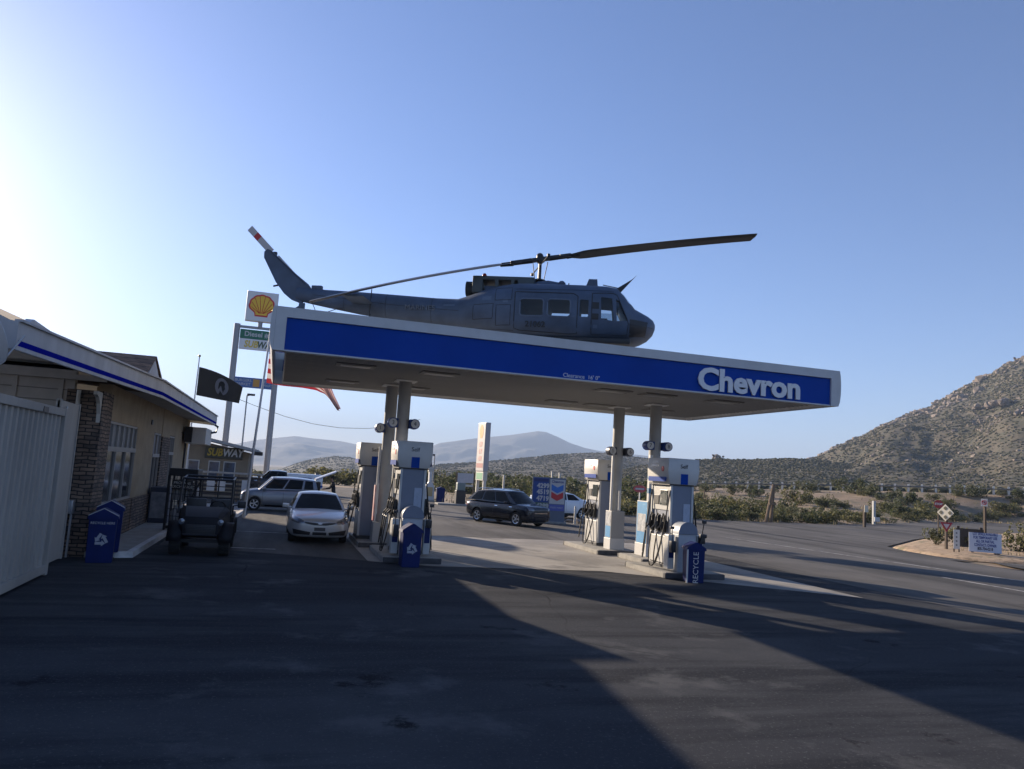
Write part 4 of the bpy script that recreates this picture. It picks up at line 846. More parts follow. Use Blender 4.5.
# silver saloon, facing the camera
make_car('silver saloon car facing the camera beside the left pump', 'car', (1.47, 26.35, .006), R(-90), dict(paint=M_silver, r=.325, tw=.78, wx=(1.42, -1.36), win=[(.05, .47), (.51, .86)],
    body=[(2.40, .30, .60, .42, .36, .02), (2.36, .22, .70, .66, .52, .02), (2.24, .19, .76, .82, .62, .025), (2.0, .18, .82, .89, .70, .03), (1.5, .18, .90, .91, .72, .045), (1.0, .18, .97, .91, .76, .05), (.3, .18, 1.0, .91, .8, .03), (-.8, .18, 1.02, .91, .8, .03), (-1.6, .19, 1.05, .91, .76, .03), (-2.1, .22, 1.06, .87, .68, .02), (-2.34, .30, .98, .76, .56, .01), (-2.41, .40, .85, .6, .45, .01)],
    cab=dict(xa=1.05, xb=.28, xc=-1.05, xd=-1.75, zb0=.94, zb1=1.0, zr=1.425, wb=.86, wr=.60, drop=.07),
    hl=([(.44, .605), (.62, .60), (.83, .66)], [(.44, .67), (.62, .75), (.84, .84)]), hl2=([(.50, .63), (.64, .64)], [(.50, .665), (.64, .715)]), fog=([(.28, .275), (.74, .285)], [(.26, .36), (.78, .44)]), tl=([(.5, .78), (.8, .78)], [(.5, .95), (.8, .95)]),
    mir=(.78, .90, 1.02), doors=[(.95, -.1), (-.1, -1.1)], dz=(.35, .98), hz=.86, sill=(1.0, -.95, .19, .27), sm=M_silver,
    front=[('upper_grille', [(-.47, .615), (-.18, .56), (.18, .56), (.47, .615)], [(-.47, .68), (-.18, .668), (.18, .668), (.47, .68)], M_black, .007),
           ('grille_bar', [(-.47, .655), (-.12, .635), (0, .62), (.12, .635), (.47, .655)], [(-.47, .682), (-.12, .664), (0, .66), (.12, .664), (.47, .682)], M_silver, .014),
           ('round_emblem', [(-.06, .60), (0, .585), (.06, .60)], [(-.06, .655), (0, .67), (.06, .655)], M_silver, .022),
           ('lower_intake', [(-.2, .275), (.2, .275)], [(-.2, .365), (.2, .365)], M_black, .006), ('number_plate', [(-.16, .40), (.16, .40)], [(-.16, .50), (.16, .50)], mat('plate_dark', (.06, .06, .065), .4), .012),
           ('bumper_lip', [(-.72, .215), (.72, .215)], [(-.74, .25), (.74, .25)], M_silver, .02)]))
# dark crossover driving right
suv = dict(name='parked_car', paint=M_navycar, r=.375, tw=.84, wx=(1.55, -1.42), win=[(.08, .36), (.385, .66), (.69, .93)], ww=.24,
    body=[(2.50, .42, .90, .5, .42, .02), (2.46, .30, 1.0, .74, .56, .02), (2.32, .26, 1.07, .90, .70, .025), (2.05, .26, 1.11, .95, .76, .03), (1.5, .26, 1.15, .97, .8, .05), (1.0, .26, 1.17, .97, .82, .05), (.2, .26, 1.16, .97, .84, .03), (-1.0, .24, 1.13, .97, .84, .03), (-1.8, .26, 1.16, .96, .82, .02), (-2.3, .32, 1.14, .90, .76, .01), (-2.48, .42, 1.05, .8, .66, .01), (-2.54, .52, .9, .65, .5, .01)],
    cab=dict(xa=1.42, xb=.50, xc=-1.80, xd=-2.36, zb0=1.13, zb1=1.19, zr=1.80, wb=.90, wr=.68, drop=.10),
    hl=([(.52, .86), (.82, .88)], [(.52, .98), (.82, 1.05)]), fog=([(.56, .42), (.8, .44)], [(.56, .55), (.8, .58)]), tl=([(.5, .85), (.85, .85)], [(.55, 1.08), (.85, 1.08)]),
    mir=(.92, .96, 1.2), doors=[(.95, -.15), (-.15, -1.2)], dz=(.42, 1.08), hz=.97, hm=M_chrome, sill=(1.1, -1.0, .24, .34),
    front=[('grille', [(-.5, .60), (.5, .60)], [(-.5, .86), (.5, .86)], M_black, .006), ('grille_bar', [(-.5, .72), (.5, .72)], [(-.5, .745), (.5, .745)], M_chrome, .015), ('lower_intake', [(-.4, .36), (.4, .36)], [(-.46, .5), (.46, .5)], M_black, .006)])
sv = make_car('dark blue crossover driving past the fuel price sign', 'car', (11.25, 37.3, .006), R(-61), suv); sv.scale = (.9, .92, .9)
b = B()
for s in (-1, 1): b.tube([(.3, s*.60, 1.84), (.1, s*.6, 1.89), (-1.6, s*.58, 1.85), (-1.75, s*.58, 1.80)], .018, 6)
obj('roof_rail', b, M_chrome, sv)
# grey boxy hatchback with raised tailgate
soul = dict(name='parked_car', paint=M_greycar, r=.33, tw=.77, wx=(1.30, -1.27), win=[(.05, .38), (.41, .72), (.76, .93)], open_hatch=True,
    body=[(2.06, .34, .66, .48, .4, .02), (2.02, .24, .78, .7, .56, .02), (1.88, .2, .90, .84, .66, .03), (1.6, .19, .97, .89, .72, .04), (1.1, .19, 1.02, .90, .76, .05), (.6, .19, 1.04, .90, .78, .03), (-.6, .19, 1.06, .90, .78, .03), (-1.4, .2, 1.08, .89, .78, .02), (-1.85, .25, 1.04, .86, .74, .01), (-2.0, .32, .92, .78, .66, .01), (-2.06, .42, .8, .7, .6, .01)],
    cab=dict(xa=1.12, xb=.45, xc=-1.72, xd=-1.86, zb0=1.0, zb1=1.06, zr=1.60, wb=.85, wr=.68, drop=.06),
    hl=([(.48, .70), (.8, .74)], [(.48, .80), (.8, .88)]), fog=([(.58, .34), (.76, .36)], [(.58, .48), (.76, .52)]), tl=([(.6, .85), (.85, .85)], [(.6, 1.02), (.85, 1.02)]),
    mir=(.86, .90, 1.06), doors=[(.92, -.12), (-.12, -1.1)], dz=(.36, 1.03), hz=.90, sill=(.95, -.9, .19, .29),
    front=[('grille', [(-.42, .36), (.42, .36)], [(-.46, .54), (.46, .54)], M_black, .006), ('number_plate', [(-.22, .56), (.22, .56)], [(-.22, .67), (.22, .67)], M_white, .015), ('upper_grille', [(-.46, .71), (.46, .71)], [(-.46, .755), (.46, .755)], M_black, .006)])
st_ = make_car('grey boxy hatchback with its tailgate raised, left of the silver saloon', 'car', (.45, 39.6, .006), R(180), soul); st_.scale = (.90, .95, .99)
b = B(); b.rings([[(-1.72+u*-1.05, v, 1.60+u*.42+w_) for v, w_ in ((-.68, 0), (-.6, .05), (0, .07), (.6, .05), (.68, 0), (.6, -.04), (-.6, -.04))] for u in (0, .5, .9, 1.0)]); obj('tailgate', b, M_whitecar, st_)
b = B(); b.box(-2.0, -1.75, -.6, .6, .9, 1.5, .02); obj('boot_opening', b, M_black, st_, smooth=0)
# white saloon behind the price sign, a dark pickup and a white trailer far behind
wc = dict(suv); wc.update(name='parked_car', paint=M_whitecar, win=[(.06, .44), (.48, .86)], r=.33, tw=.8, cab=dict(xa=.95, xb=.2, xc=-1.0, xd=-1.75, zb0=1.0, zb1=1.05, zr=1.52, wb=.86, wr=.62, drop=.06), hm=M_whitecar)
make_car('white car mostly hidden behind the fuel price sign', 'car', (16.4, 44.6, .006), R(197), wc)
pk = dict(suv); pk.update(name='pickup_truck', paint=mat('black_truck_paint', (.02, .02, .022), .3, .2, coat=.5), cab=dict(xa=.75, xb=.15, xc=-.85, xd=-1.0, zb0=1.06, zb1=1.08, zr=1.68, wb=.88, wr=.68, drop=.03), win=[(.06, .46), (.5, .92)])
make_car('black pickup parked beyond the grey hatchback', 'pickup', (.0, 57, .0), R(183), pk)
tr = thing('box_trailer', 'white low box trailer with red and blue lettering, beyond the grey hatchback', 'trailer', (1.9, 62.2, .004), R(2))
b = B(); b.box(-1.75, 1.75, -.9, .9, .42, 1.5, .12); bd = obj('trailer_body', b, M_whitecar, tr)
b = B(); b.box(-1.76, 1.76, -.915, -.903, .55, .7); obj('blue_band', b, M_blue, bd, smooth=0)
b = B(); b.box(-1.3, -.8, -.912, -.903, 1.0, 1.3); obj('red_patch', b, mat('faded_red', (.45, .18, .18), .5), bd, smooth=0)
b = B(); b.box(-.1, .9, -.912, -.903, 1.05, 1.25); obj('blue_patch', b, mat('faded_blue', (.10, .14, .35), .5), bd, smooth=0)
b = B(); b.box(1.2, 1.5, -.3, .3, 1.5, 1.62, .02); obj('roof_vent', b, M_black, tr, smooth=0)
for s in (-1, 1): make_wheel(tr, -.1, s*.82, .3, .2)
b = B(); b.tube([(-1.7, -.4, .42), (-2.6, 0, .42), (-1.7, .4, .42)], .04, 6); obj('drawbar', b, M_dark, tr)

# side-by-side utility vehicle, facing the camera
ut = thing('utility_buggy', 'black side by side utility buggy with an open roll cage, parked by the shop kerb', 'utility vehicle', (-1.55, 21.75, .012), R(-90))
M_ub = mat('buggy_black', (.010, .010, .013), .6, var=.1, spec=.25)
for x in (1.02, -.95):
    for y in (-.56, .56): make_wheel(ut, x, y, .33, .26, rim=M_dark, lug=True)
b = B(); b.rings([[(x, s*w_, z) for s, z in ((-1, z0), (-1, z1-.08), (-.8, z1), (.8, z1), (1, z1-.08), (1, z0))] for x, w_, z0, z1 in ((1.42, .40, .52, .78), (1.36, .46, .46, .92), (1.1, .50, .45, 1.02), (.6, .56, .45, 1.10), (.42, .60, .45, 1.12))]); obj('bonnet', b, M_ub, ut, smooth=30)
for s in (-1, 1):
    b = B(); P = [[(1.02+.43*math.cos(a), s*y, .33+.45*math.sin(a)) for y in (.42, .74)] for a in [PI*k/10 for k in range(11)]]; b.grid(P); obj('mudguard', b, M_ub, ut, solid=.02)
    b = B(); P = [[(-.95+.43*math.cos(a), s*y, .33+.45*math.sin(a)) for y in (.42, .72)] for a in [PI*k/10 for k in range(11)]]; b.grid(P); obj('mudguard', b, M_ub, ut, solid=.02)
    b = B(); b.lathe([(0, 0), (.075, 0), (.07, .03), (0, .045)], 14, Matrix.Translation((1.37, s*.44, .80)) @ Matrix.Rotation(PI/2, 4, 'Y')); obj('headlight', b, M_lens, ut)
    b = B(); b.tube([(.62, s*.62, .95), (.30, s*.60, 1.80), (-.45, s*.60, 1.86), (-.55, s*.62, .8)], .028, 8); b.tube([(.45, s*.61, 1.15), (-.5, s*.61, 1.15)], .02, 6); obj('roll_cage_side', b, M_black, ut)
b = B()
for x, z in ((.30, 1.80), (-.45, 1.86)): b.tube([(x, -.6, z), (x, .6, z)], .028, 8)
b.tube([(-.52, -.6, 1.3), (-.52, .6, 1.3)], .022, 6); b.tube([(-.55, -.6, .95), (-.46, -.2, 1.84)], .018, 6); b.tube([(-.5, -.2, .9), (-.46, -.2, 1.85)], .018, 6); b.tube([(-.5, .2, .9), (-.46, .2, 1.85)], .018, 6); obj('roll_cage_bars', b, M_black, ut)
for z in (1.02, 1.16, 1.45, 1.6): b = B(); b.tube([(-.53, -.58, z), (-.53, .58, z)], .012, 5); obj('rear_screen_bar', b, M_black, ut)
b = B(); b.box(-.5, .55, -.58, .58, .34, .48, .02); b.box(-1.45, -.55, -.66, .66, .62, .92, .03); obj('chassis_and_tray', b, M_ub, ut, smooth=0)
for s in (-1, 1):
    b = B(); b.box(-.45, .02, s*.3-.25, s*.3+.25, .62, .76, .04); b.box(-.5, -.38, s*.3-.25, s*.3+.25, .72, 1.28, .04); obj('seat', b, M_black, ut)
b = B(); Mx = Matrix.Translation((.30, .28, 1.12)) @ Matrix.Rotation(R(-55), 4, 'Y'); b.rings([[Mx @ Vector(((.18+.018*math.cos(q))*math.cos(a), (.18+.018*math.cos(q))*math.sin(a), .018*math.sin(q))) for q in [2*PI*j/6 for j in range(6)]] for a in [2*PI*k/20 for k in range(21)]], caps=False); b.tube([(.30, .28, 1.12), (.5, .28, .98)], .02, 6); obj('steering_wheel', b, M_black, ut)
b = B(); b.box(1.36, 1.46, -.34, .34, .50, .74, .02); b.tube([(1.36, -.4, .42), (1.5, -.38, .5), (1.5, .38, .5), (1.36, .4, .42)], .025, 8); obj('front_bumper', b, M_black, ut)
b = B()
for k in range(5): b.box(1.458, 1.468, -.3, .3, .53+k*.04, .545+k*.04)
obj('grille_slats', b, M_dark, ut, smooth=0)
b = B(); b.tube([(.42, .62, 1.15), (.48, .8, 1.2)], .015, 6); b.box(.44, .52, .76, .96, 1.12, 1.3, .03); obj('wing_mirror', b, M_black, ut)
b = B(); b.box(.9, 1.1, -.5, .5, .28, .36); b.tube([(1.02, -.56, .33), (1.02, .56, .33)], .03, 8); b.tube([(-.95, -.56, .33), (-.95, .56, .33)], .03, 8); obj('axle', b, M_dark, ut)

# person loading the hatchback
def skin_person(t, joints, edges, m, name, sub=2):
    bm = bmesh.new(); sk = bm.verts.layers.skin.verify(); vs = {}
    for k, (p, r) in joints.items():
        v = bm.verts.new(p); v[sk].radius = (r[0], r[1]) if isinstance(r, tuple) else (r, r); vs[k] = v
    first = list(joints)[0]; vs[first][sk].use_root = True
    for a, c in edges: bm.edges.new((vs[a], vs[c]))
    me = bpy.data.meshes.new(name); bm.to_mesh(me); bm.free(); o = bpy.data.objects.new(name, me); COL.objects.link(o)
    o.modifiers.new('k', 'SKIN').use_smooth_shade = True; o.modifiers.new('s', 'SUBSURF').levels = sub
    bpy.context.view_layer.update(); dg = bpy.context.evaluated_depsgraph_get(); me2 = bpy.data.meshes.new_from_object(o.evaluated_get(dg)); bpy.data.objects.remove(o)
    me2.materials.clear(); [me2.materials.append(x) for x in (m if isinstance(m, list) else [m])]
    me2.polygons.foreach_set('use_smooth', [True]*len(me2.polygons))
    o = bpy.data.objects.new(name, me2); link(o, t); return o
M_cl = mat('dark_clothes', (.02, .022, .03), .9, var=.2); M_jean = mat('dark_jeans', (.025, .03, .05), .9, var=.2); M_hair = mat('dark_hair', (.015, .011, .009), .8)
pe = thing('person', 'person in dark clothes standing behind the grey hatchback under its raised tailgate', 'person', (2.95, 39.55, .006), R(180))
J = {'pel': ((0, 0, .95), (.15, .115)), 'sp': ((.03, 0, 1.15), (.145, .105)), 'ch': ((.08, 0, 1.36), (.165, .115)), 'nk': ((.12, 0, 1.50), .055), 'hd0': ((.15, 0, 1.58), .075), 'hd1': ((.165, 0, 1.67), (.08, .095)), 'hd2': ((.16, 0, 1.74), .06)}
E_ = [('pel', 'sp'), ('sp', 'ch'), ('ch', 'nk'), ('nk', 'hd0'), ('hd0', 'hd1'), ('hd1', 'hd2')]
for s, n in ((1, 'l'), (-1, 'r')):
    J.update({n+'h': ((0, s*.10, .9), .095), n+'k': ((.04, s*.11, .50), .06), n+'a': ((-.02, s*.11, .09), .04), n+'f': ((.13, s*.13, .035), (.042, .03)), n+'s': ((.09, s*.19, 1.43), .062), n+'e': ((.22, s*.25, 1.20), .045), n+'w': ((.43, s*.20, 1.16), .032), n+'p': ((.50, s*.19, 1.15), (.04, .02))})
    E_ += [('pel', n+'h'), (n+'h', n+'k'), (n+'k', n+'a'), (n+'a', n+'f'), ('ch', n+'s'), (n+'s', n+'e'), (n+'e', n+'w'), (n+'w', n+'p')]
    for q, (dy, L_) in enumerate(((-.03, .065), (-.01, .08), (.012, .075), (.03, .06))):
        J[n+'g%d' % q] = ((.55, s*(.19+dy), 1.145), .010); J[n+'t%d' % q] = ((.55+L_*.7, s*(.19+dy), 1.12), .008); E_ += [(n+'p', n+'g%d' % q), (n+'g%d' % q, n+'t%d' % q)]
    J[n+'th'] = ((.50, s*(.14), 1.135), .011); J[n+'th2'] = ((.54, s*.125, 1.115), .009); E_ += [(n+'p', n+'th'), (n+'th', n+'th2')]
body = skin_person(pe, J, E_, [M_cl, M_jean, M_skin], 'body')
for p in body.data.polygons:
    c = p.center; p.material_index = 2 if (c.z > 1.52 or (c.x > .40 and c.z > 1.0)) else (1 if c.z < .97 else 0)
b = B(); blob(b, (.145, 0, 1.70), .098, 1.05, random.Random(1), 2, .05); hr = obj('hair', b, M_hair, pe); hr.location = (-.025, 0, .012)
b = B(); b.lathe([(0, 0), (.012, .01), (.016, .03), (.008, .045)], 8, Matrix.Translation((.245, 0, 1.625))); obj('nose', b, M_skin, pe)
for s in (-1, 1):
    b = B(); blob(b, (.235, s*.032, 1.672), .012, .7, random.Random(2), 1, 0); obj('eye', b, M_hair, pe)
    b = B(); blob(b, (.155, s*.092, 1.66), .022, 1.5, random.Random(2), 1, 0); obj('ear', b, M_skin, pe)
# ------------------------------------------------------------------ shop at the left
sh = thing('shop_building', 'low stone and stucco filling station shop with white blue striped fascia', 'shop', (-5.5, 28, 0))

def sbox(b, x0, x1, y0, y1, z0, z1, bev=0.): b.box(x0+5.5, x1+5.5, y0-28, y1-28, z0, z1, bev); return b
def part(name, m, boxes, parent=sh, smooth=0):
    b = B()
    for q in boxes: sbox(b, *q)
    return obj(name, b, m, parent, smooth)
wall = part('side_wall', M_stucco, [(-4.2, -3.9, 20.75, 25.0, 3.12, 3.98), (-4.2, -3.9, 25.0, 28.3, 1.05, 3.98), (-4.2, -3.9, 28.3, 30.0, 3.08, 3.98), (-4.2, -3.88, 30.0, 32.2, 3.0, 3.98), (-4.2, -3.9, 32.2, 33.9, 3.1, 3.98), (-4.2, -3.9, 33.9, 39.0, .0, 3.98), (-4.25, -4.15, 20.8, 34, .0, 3.9)])
part('stone_pillar', M_stone, [(-4.6, -3.84, 19.6, 20.72, 0, 3.72)])
part('stone_pillar', M_stone, [(-4.2, -3.85, 30.02, 32.18, 0, 2.995)])
part('stone_base', M_stone, [(-4.2, -3.86, 20.73, 25.02, 0, 1.04), (-4.2, -3.84, 25.03, 28.28, 0, 1.045)])
part('end_wall', M_siding, [(-12, -4.62, 20.3, 20.5, 0, 4.35)])
for z in (3.2, 3.46, 3.72, 4.3, 4.56): part('siding_joint', mat('siding_joint', (.22, .22, .21), .8), [(-12, -4.63, 20.285, 20.2985, z, z+.025)])
part('wall_trim', M_siding, [(-12, -3.95, 20.2, 20.29, 3.98, 4.1)])
part('trim_board', M_siding, [(-5.9, -5.8, 20.27, 20.2995, 0, 3.97), (-4.95, -4.85, 20.27, 20.2995, 0, 3.97)])
b = B(); b.prism([(20.72, 3.7), (20.72, 3.15), (20.76, 3.3), (20.88, 3.48), (21.05, 3.6), (21.3, 3.68), (21.3, 3.75)], -3.87, -3.8, 'yz'); b2 = B(); b2.prism([(q[0]-28-0, q[1]) for q in [(19.05, 3.68), (19.05, 3.6), (19.25, 3.56), (19.45, 3.42), (19.58, 3.2), (19.59, 3.0), (19.6, 3.0), (19.6, 3.68)]], 1.55, 1.63, 'yz'); obj('eave_bracket', b2, M_offwhite, sh, smooth=0); b.bm.free()
M_win = mat('shop_window_glass', (.02, .022, .027), .1, spec=.35)
M_blind = mat('window_blind_dim', (.14, .15, .17), .5, var=.1)
def window(y0, y1, z0, z1, zt, nm, nlow, name='window', parent=sh):
    f = part(name, mat('window_frame_grey', (.27, .26, .245), .6, var=.1), [(-4.02, -3.90, y0, y1, z0, z0+.06), (-4.02, -3.90, y0, y1, z1-.06, z1), (-4.02, -3.885, y0, y1, zt-.05, zt+.07), (-4.02, -3.90, y0, y0+.06, z0, z1), (-4.02, -3.90, y1-.06, y1, z0, z1)]+[(-4.0, -3.905, y0+(y1-y0)*k/nm-.02, y0+(y1-y0)*k/nm+.02, zt+.07, z1-.06) for k in range(1, nm)]+[(-4.0, -3.905, y0+(y1-y0)*k/nlow-.03, y0+(y1-y0)*k/nlow+.03, z0+.06, zt-.05) for k in range(1, nlow)])
    part('glass', M_win, [(-3.97, -3.955, y0+.05, y1-.05, z0+.05, zt-.04)], f); part('upper_glass', M_blind, [(-3.97, -3.955, y0+.05, y1-.05, zt+.05, z1-.05)], f)
    return f
window(20.78, 24.95, 1.06, 3.11, 2.42, 6, 3)
w2 = window(28.35, 29.95, .08, 3.07, 2.3, 2, 2, 'shop_door')
window(32.25, 33.85, .9, 3.08, 2.4, 3, 2)
part('wall_vent', M_dark, [(-3.89, -3.86, 27.3, 27.55, 3.3, 3.45)])
# roof: soffit, deep fascia with blue stripe, gutter
def roofpt(x, y, z): return (x+5.5, y-28, z)
N0, E0, F0 = (-4.0, 13.7), (-3.0, 22.4), (-2.8, 39.6)
SL = 2.62
b = B(); b.faces([roofpt(*N0, 3.93), roofpt(*E0, 3.93), roofpt(-10, 22.4, 3.93+SL), roofpt(-10, 13.7, 3.93+SL)], [(0, 1, 2, 3)]); obj('soffit', b, M_siding, sh, smooth=0)
b = B(); b.faces([roofpt(*E0, 3.93), roofpt(*F0, 3.93), roofpt(-10, 39.6, 4.35), roofpt(-10, 22.4, 4.35)], [(0, 1, 2, 3)]); obj('soffit', b, M_siding, sh, smooth=0)
b = B(); b.faces([roofpt(*N0, 4.26), roofpt(*E0, 4.26), roofpt(-10, 22.4, 4.32+SL), roofpt(-10, 13.7, 4.32+SL)], [(0, 1, 2, 3)]); obj('roof', b, M_shingle, sh, smooth=0)
b = B(); b.faces([roofpt(*E0, 4.26), roofpt(*F0, 4.26), roofpt(-10, 39.6, 5.0), roofpt(-10, 22.4, 5.0)], [(0, 1, 2, 3)]); obj('roof', b, M_shingle, sh, smooth=0)
for yy, x0 in ((22.39, -3.05), (13.72, -4.05)): b = B(); b.prism([(-4.5, 4.28), (x0+5.5, 4.28), (-4.5, 4.3+SL)], yy-28-.02, yy-28+.02, 'xz'); obj('gable_filler', b, M_siding, sh, smooth=0)  # unseen triangles added to stop sunlight leaking through the roof gap
b = B(); b.prism([(-4.5, 4.2), (1.6, 4.2), (-4.5, 6.9)], -7.5, -7.7, 'xz'); obj('gable_siding', b, M_siding, sh, smooth=0)
def fband(z0, z1, off, th, pts, stain=None):
    b = B(); P = [Vector((x, y)) for x, y in pts]; L1, L2 = [], []
    for i, p in enumerate(P):
        d = (P[min(i+1, len(P)-1)]-P[max(0, i-1)]).normalized(); n = Vector((d.y, -d.x)); L1.append(p+n*off); L2.append(p+n*(off-th))
    b.rings([[roofpt(*o, z0), roofpt(*o, z1), roofpt(*i_, z1), roofpt(*i_, z0)] for o, i_ in zip(L1, L2)]); return b
M_fas = mat('stained_white_fascia', (.46, .46, .455), .6, var=.18, scale=2.2, stretch=(1, 1, .35))
A_ = [N0, E0]; C_ = [E0, F0]
obj('fascia', fband(3.86, 4.30, 0, .06, A_), M_fas, sh, smooth=0); obj('fascia', fband(3.863, 4.297, 0, .06, [(-3.0, 22.43), F0]), M_fas, sh, smooth=0)
obj('blue_stripe', fband(3.925, 4.015, .008, .02, [(-4.0, 13.75), (-3.0, 22.4), (-2.8, 39.5)]), mat('fascia_stripe_blue', (.004, .01, .26), .9, spec=0), sh, smooth=0)
obj('gutter_lip', fband(4.302, 4.34, .05, .12, [N0, E0, F0]), M_fas, sh, smooth=0)
for yy, xx in ((39.605, -2.8), (13.695, -4)): b = B(); b.faces([roofpt(xx, yy, 3.86), roofpt(xx, yy, 4.3), roofpt(-10, yy, 5.0), roofpt(-10, yy, 4.3)], [(0, 1, 2, 3)]); obj('rake_board', b, M_fas, sh, smooth=0, solid=.05)
b = B(); b.tube([roofpt(-2.95, 38.9, 3.95), roofpt(-2.7, 39.3, 3.8), roofpt(-2.75, 39.2, 3.55), roofpt(-3.2, 38.6, 3.4), roofpt(-3.85, 37.5, 3.38), roofpt(-3.86, 37.5, .2)], .05, 8); obj('downspout', b, M_dark, sh)
b = B(); b.faces([roofpt(-3.75, 25.9, 5.32), roofpt(-3.75, 24.0, 4.5), roofpt(-8, 24.0, 4.6), roofpt(-8, 25.9, 5.32)], [(0, 1, 2, 3)]); b.faces([roofpt(-3.75, 25.9, 5.32), roofpt(-3.75, 28.4, 4.5), roofpt(-8, 28.4, 4.6), roofpt(-8, 25.9, 5.32)], [(0, 1, 2, 3)]); obj('gable_roof', b, M_shingle, sh, smooth=0, solid=.06)
b = B(); b.prism([(y-28, z) for y, z in ((24.25, 4.34), (28.15, 4.34), (25.9, 5.25))], 1.60, 1.72, 'yz'); obj('gable_wall', b, M_fas, sh, smooth=0)
b = B(); b.prism([(y-28, z) for y, z in ((14.2, 4.3), (18.2, 4.3), (17.9, 4.40), (14.7, 4.50))], 1.3, 1.42, 'yz'); obj('gable_wall', b, M_fas, sh, smooth=0)
b = B(); b.box(1.7, 2.0, 8.2, 8.35, 2.95, 3.62); b.box(1.6, 1.7, 7.9, 8.6, 3.3, 3.34); bs = obj('box_sign', b, M_black, sh, smooth=0)
b = B(); b.box(1.72, 2.55, 8.36, 11.4, 2.9, 3.62, .02); obj('lightbox', b, M_offwhite, bs, smooth=0)
# conduits at the corner
b = B(); b.tube([roofpt(-4.35, 19.55, 3.7), roofpt(-4.35, 19.5, 1.3)], .045, 8); obj('conduit', b, M_offwhite, sh)
b = B(); b.box(*(lambda q: (q[0]+5.5, q[1]+5.5, q[2]-28, q[3]-28, q[4], q[5]))((-4.5, -4.15, 19.38, 19.58, .95, 1.25)), .02); obj('meter_box', b, M_steel, sh)
for k in range(4): b = B(); b.tube([roofpt(-4.46+k*.09, 19.5, .95), roofpt(-4.46+k*.09, 19.5, .0)], .025, 6); obj('conduit', b, mat('conduit_grey', (.33, .32, .31), .6), sh)
# pavement in front of the shop
b = B(); b.prism([(-3.84, 19.55), (-2.95, 19.75), (-2.88, 27), (-2.3, 30.8), (-1.35, 33.4), (-1.2, 36), (-1.2, 41), (-3.84, 41)], -.01, .125, 'xy'); struct(obj('pavement', b, M_conc, smooth=0))
b = B(); pts = [(-3.3, 19.62), (-2.95, 19.73), (-2.86, 27), (-2.28, 30.8), (-1.33, 33.4), (-1.18, 36), (-1.18, 41)]
b.rings([[(x-.07, y, .127), (x-.07, y, .14), (x+.07, y, .14), (x+.07, y, .0), (x+.06, y, .0)] for x, y in pts]); struct(obj('pavement_kerb', b, mat('kerb_white_paint', (.55, .54, .52), .8, var=.25, scale=5), smooth=0))

# things against the shop
t1, bd, lid = make_bin('blue recycling bin with white recycling mark at the shop corner', (-3.42, 18.95, 0), R(8), .54, .6, .94, .2)
text('bin_lettering', 'RECYCLE HERE', .07, M_white, bd, face_M((0, -.305, .84), SOUTH), ext=.002)
t1, bd, lid = make_bin('second blue recycling bin, behind the one at the shop corner', (-3.45, 19.8, .127), R(8), .52, .6, .94, .2)
t = thing('storage_box', 'dark blue and pale newspaper box against the shop wall by the door', 'newspaper box', (-3.5, 28.6, .127), 0)
b = B(); b.box(-.3, .3, -.5, .5, 0, 1.15, .02); obj('cabinet', b, mat('box_navy', (.02, .03, .06), .5), t, smooth=0)
b = B(); b.box(-.26, .26, -.508, -.5015, .15, 1.0); obj('front_panel', b, mat('pale_poster', (.32, .34, .37), .5, col2=(.12, .13, .16), var=.2, scale=5), t, smooth=0)
t = thing('gas_bottle_cage', 'tall black exchange cage with pale lettering behind the buggy', 'cage', (-2.55, 25.9, .127), R(-8))
b = B(); b.box(-.42, .42, -.3, .3, 1.62, 1.85, .02)
for x in (-.4, .4):
    for y in (-.28, .28): b.box(x-.03, x+.03, y-.03, y+.03, 0, 1.63)
b.box(-.42, .42, -.3, .3, .05, .12); obj('frame', b, M_black, t, smooth=0)
b = B()
for k in range(9): x = -.36+k*.09; b.box(x-.008, x+.008, -.295, -.28, .12, 1.62)
for k in range(7): z = .2+k*.22; b.box(-.4, .4, -.3, -.283, z-.008, z+.008)
obj('mesh_door', b, M_dark, t, smooth=0)
for z in (.15, .88):
    for x in (-.22, .05, .28):
        b = B(); b.lathe([(.11, 0), (.14, .05), (.14, .36), (.08, .48), (.03, .5), (.03, .58)], 14, Matrix.Translation((x, .05, z))); obj('gas_bottle', b, mat('bottle_grey', (.28, .28, .29), .4, var=.05), t)
b = B(); b.box(-.3, .3, -.316, -.301, 1.22, 1.5, .005); sg = obj('sign_plate', b, M_black, t, smooth=0)
text('cage_lettering', 'PROPANE\nEXCHANGE', .115, M_offwhite, sg, face_M((0, -.318, 1.36), SOUTH), ext=.002)
# container
ct = thing('shipping_container', 'white corrugated steel container at the left edge in front of the shop', 'container', (-5.1, 14.2, 0))
M_ctn = mat('container_white', (.33, .31, .275), .6, var=.2, scale=1.1, stretch=(1, 1, .25), spec=.2)
b = B(); pr = []; y = -3.0
while y < 2.35:
    pr += [(1.14, y), (1.14, y+.10), (1.19, y+.14), (1.19, y+.24)]; y += .28
pr += [(1.14, 2.4), (-1.14, 2.4), (-1.14, -3.0)]
b.prism(pr, .20, 3.0, 'xy'); obj('corrugated_shell', b, M_ctn, ct, smooth=0)
b = B()
for z in ((.06, .22), (2.98, 3.12)): b.box(1.1, 1.23, -3.1, 2.5, *z, .01); b.box(-1.23, -1.1, -3.1, 2.5, *z, .01); b.box(-1.1, 1.1, 2.38, 2.5, *z); b.box(-1.1, 1.1, -3.1, -2.98, *z)
for x in (-1.17, 1.17):
    for yy in (-3.04, 2.44): b.box(x-.07, x+.07, yy-.07, yy+.07, .02, 3.14, .01)
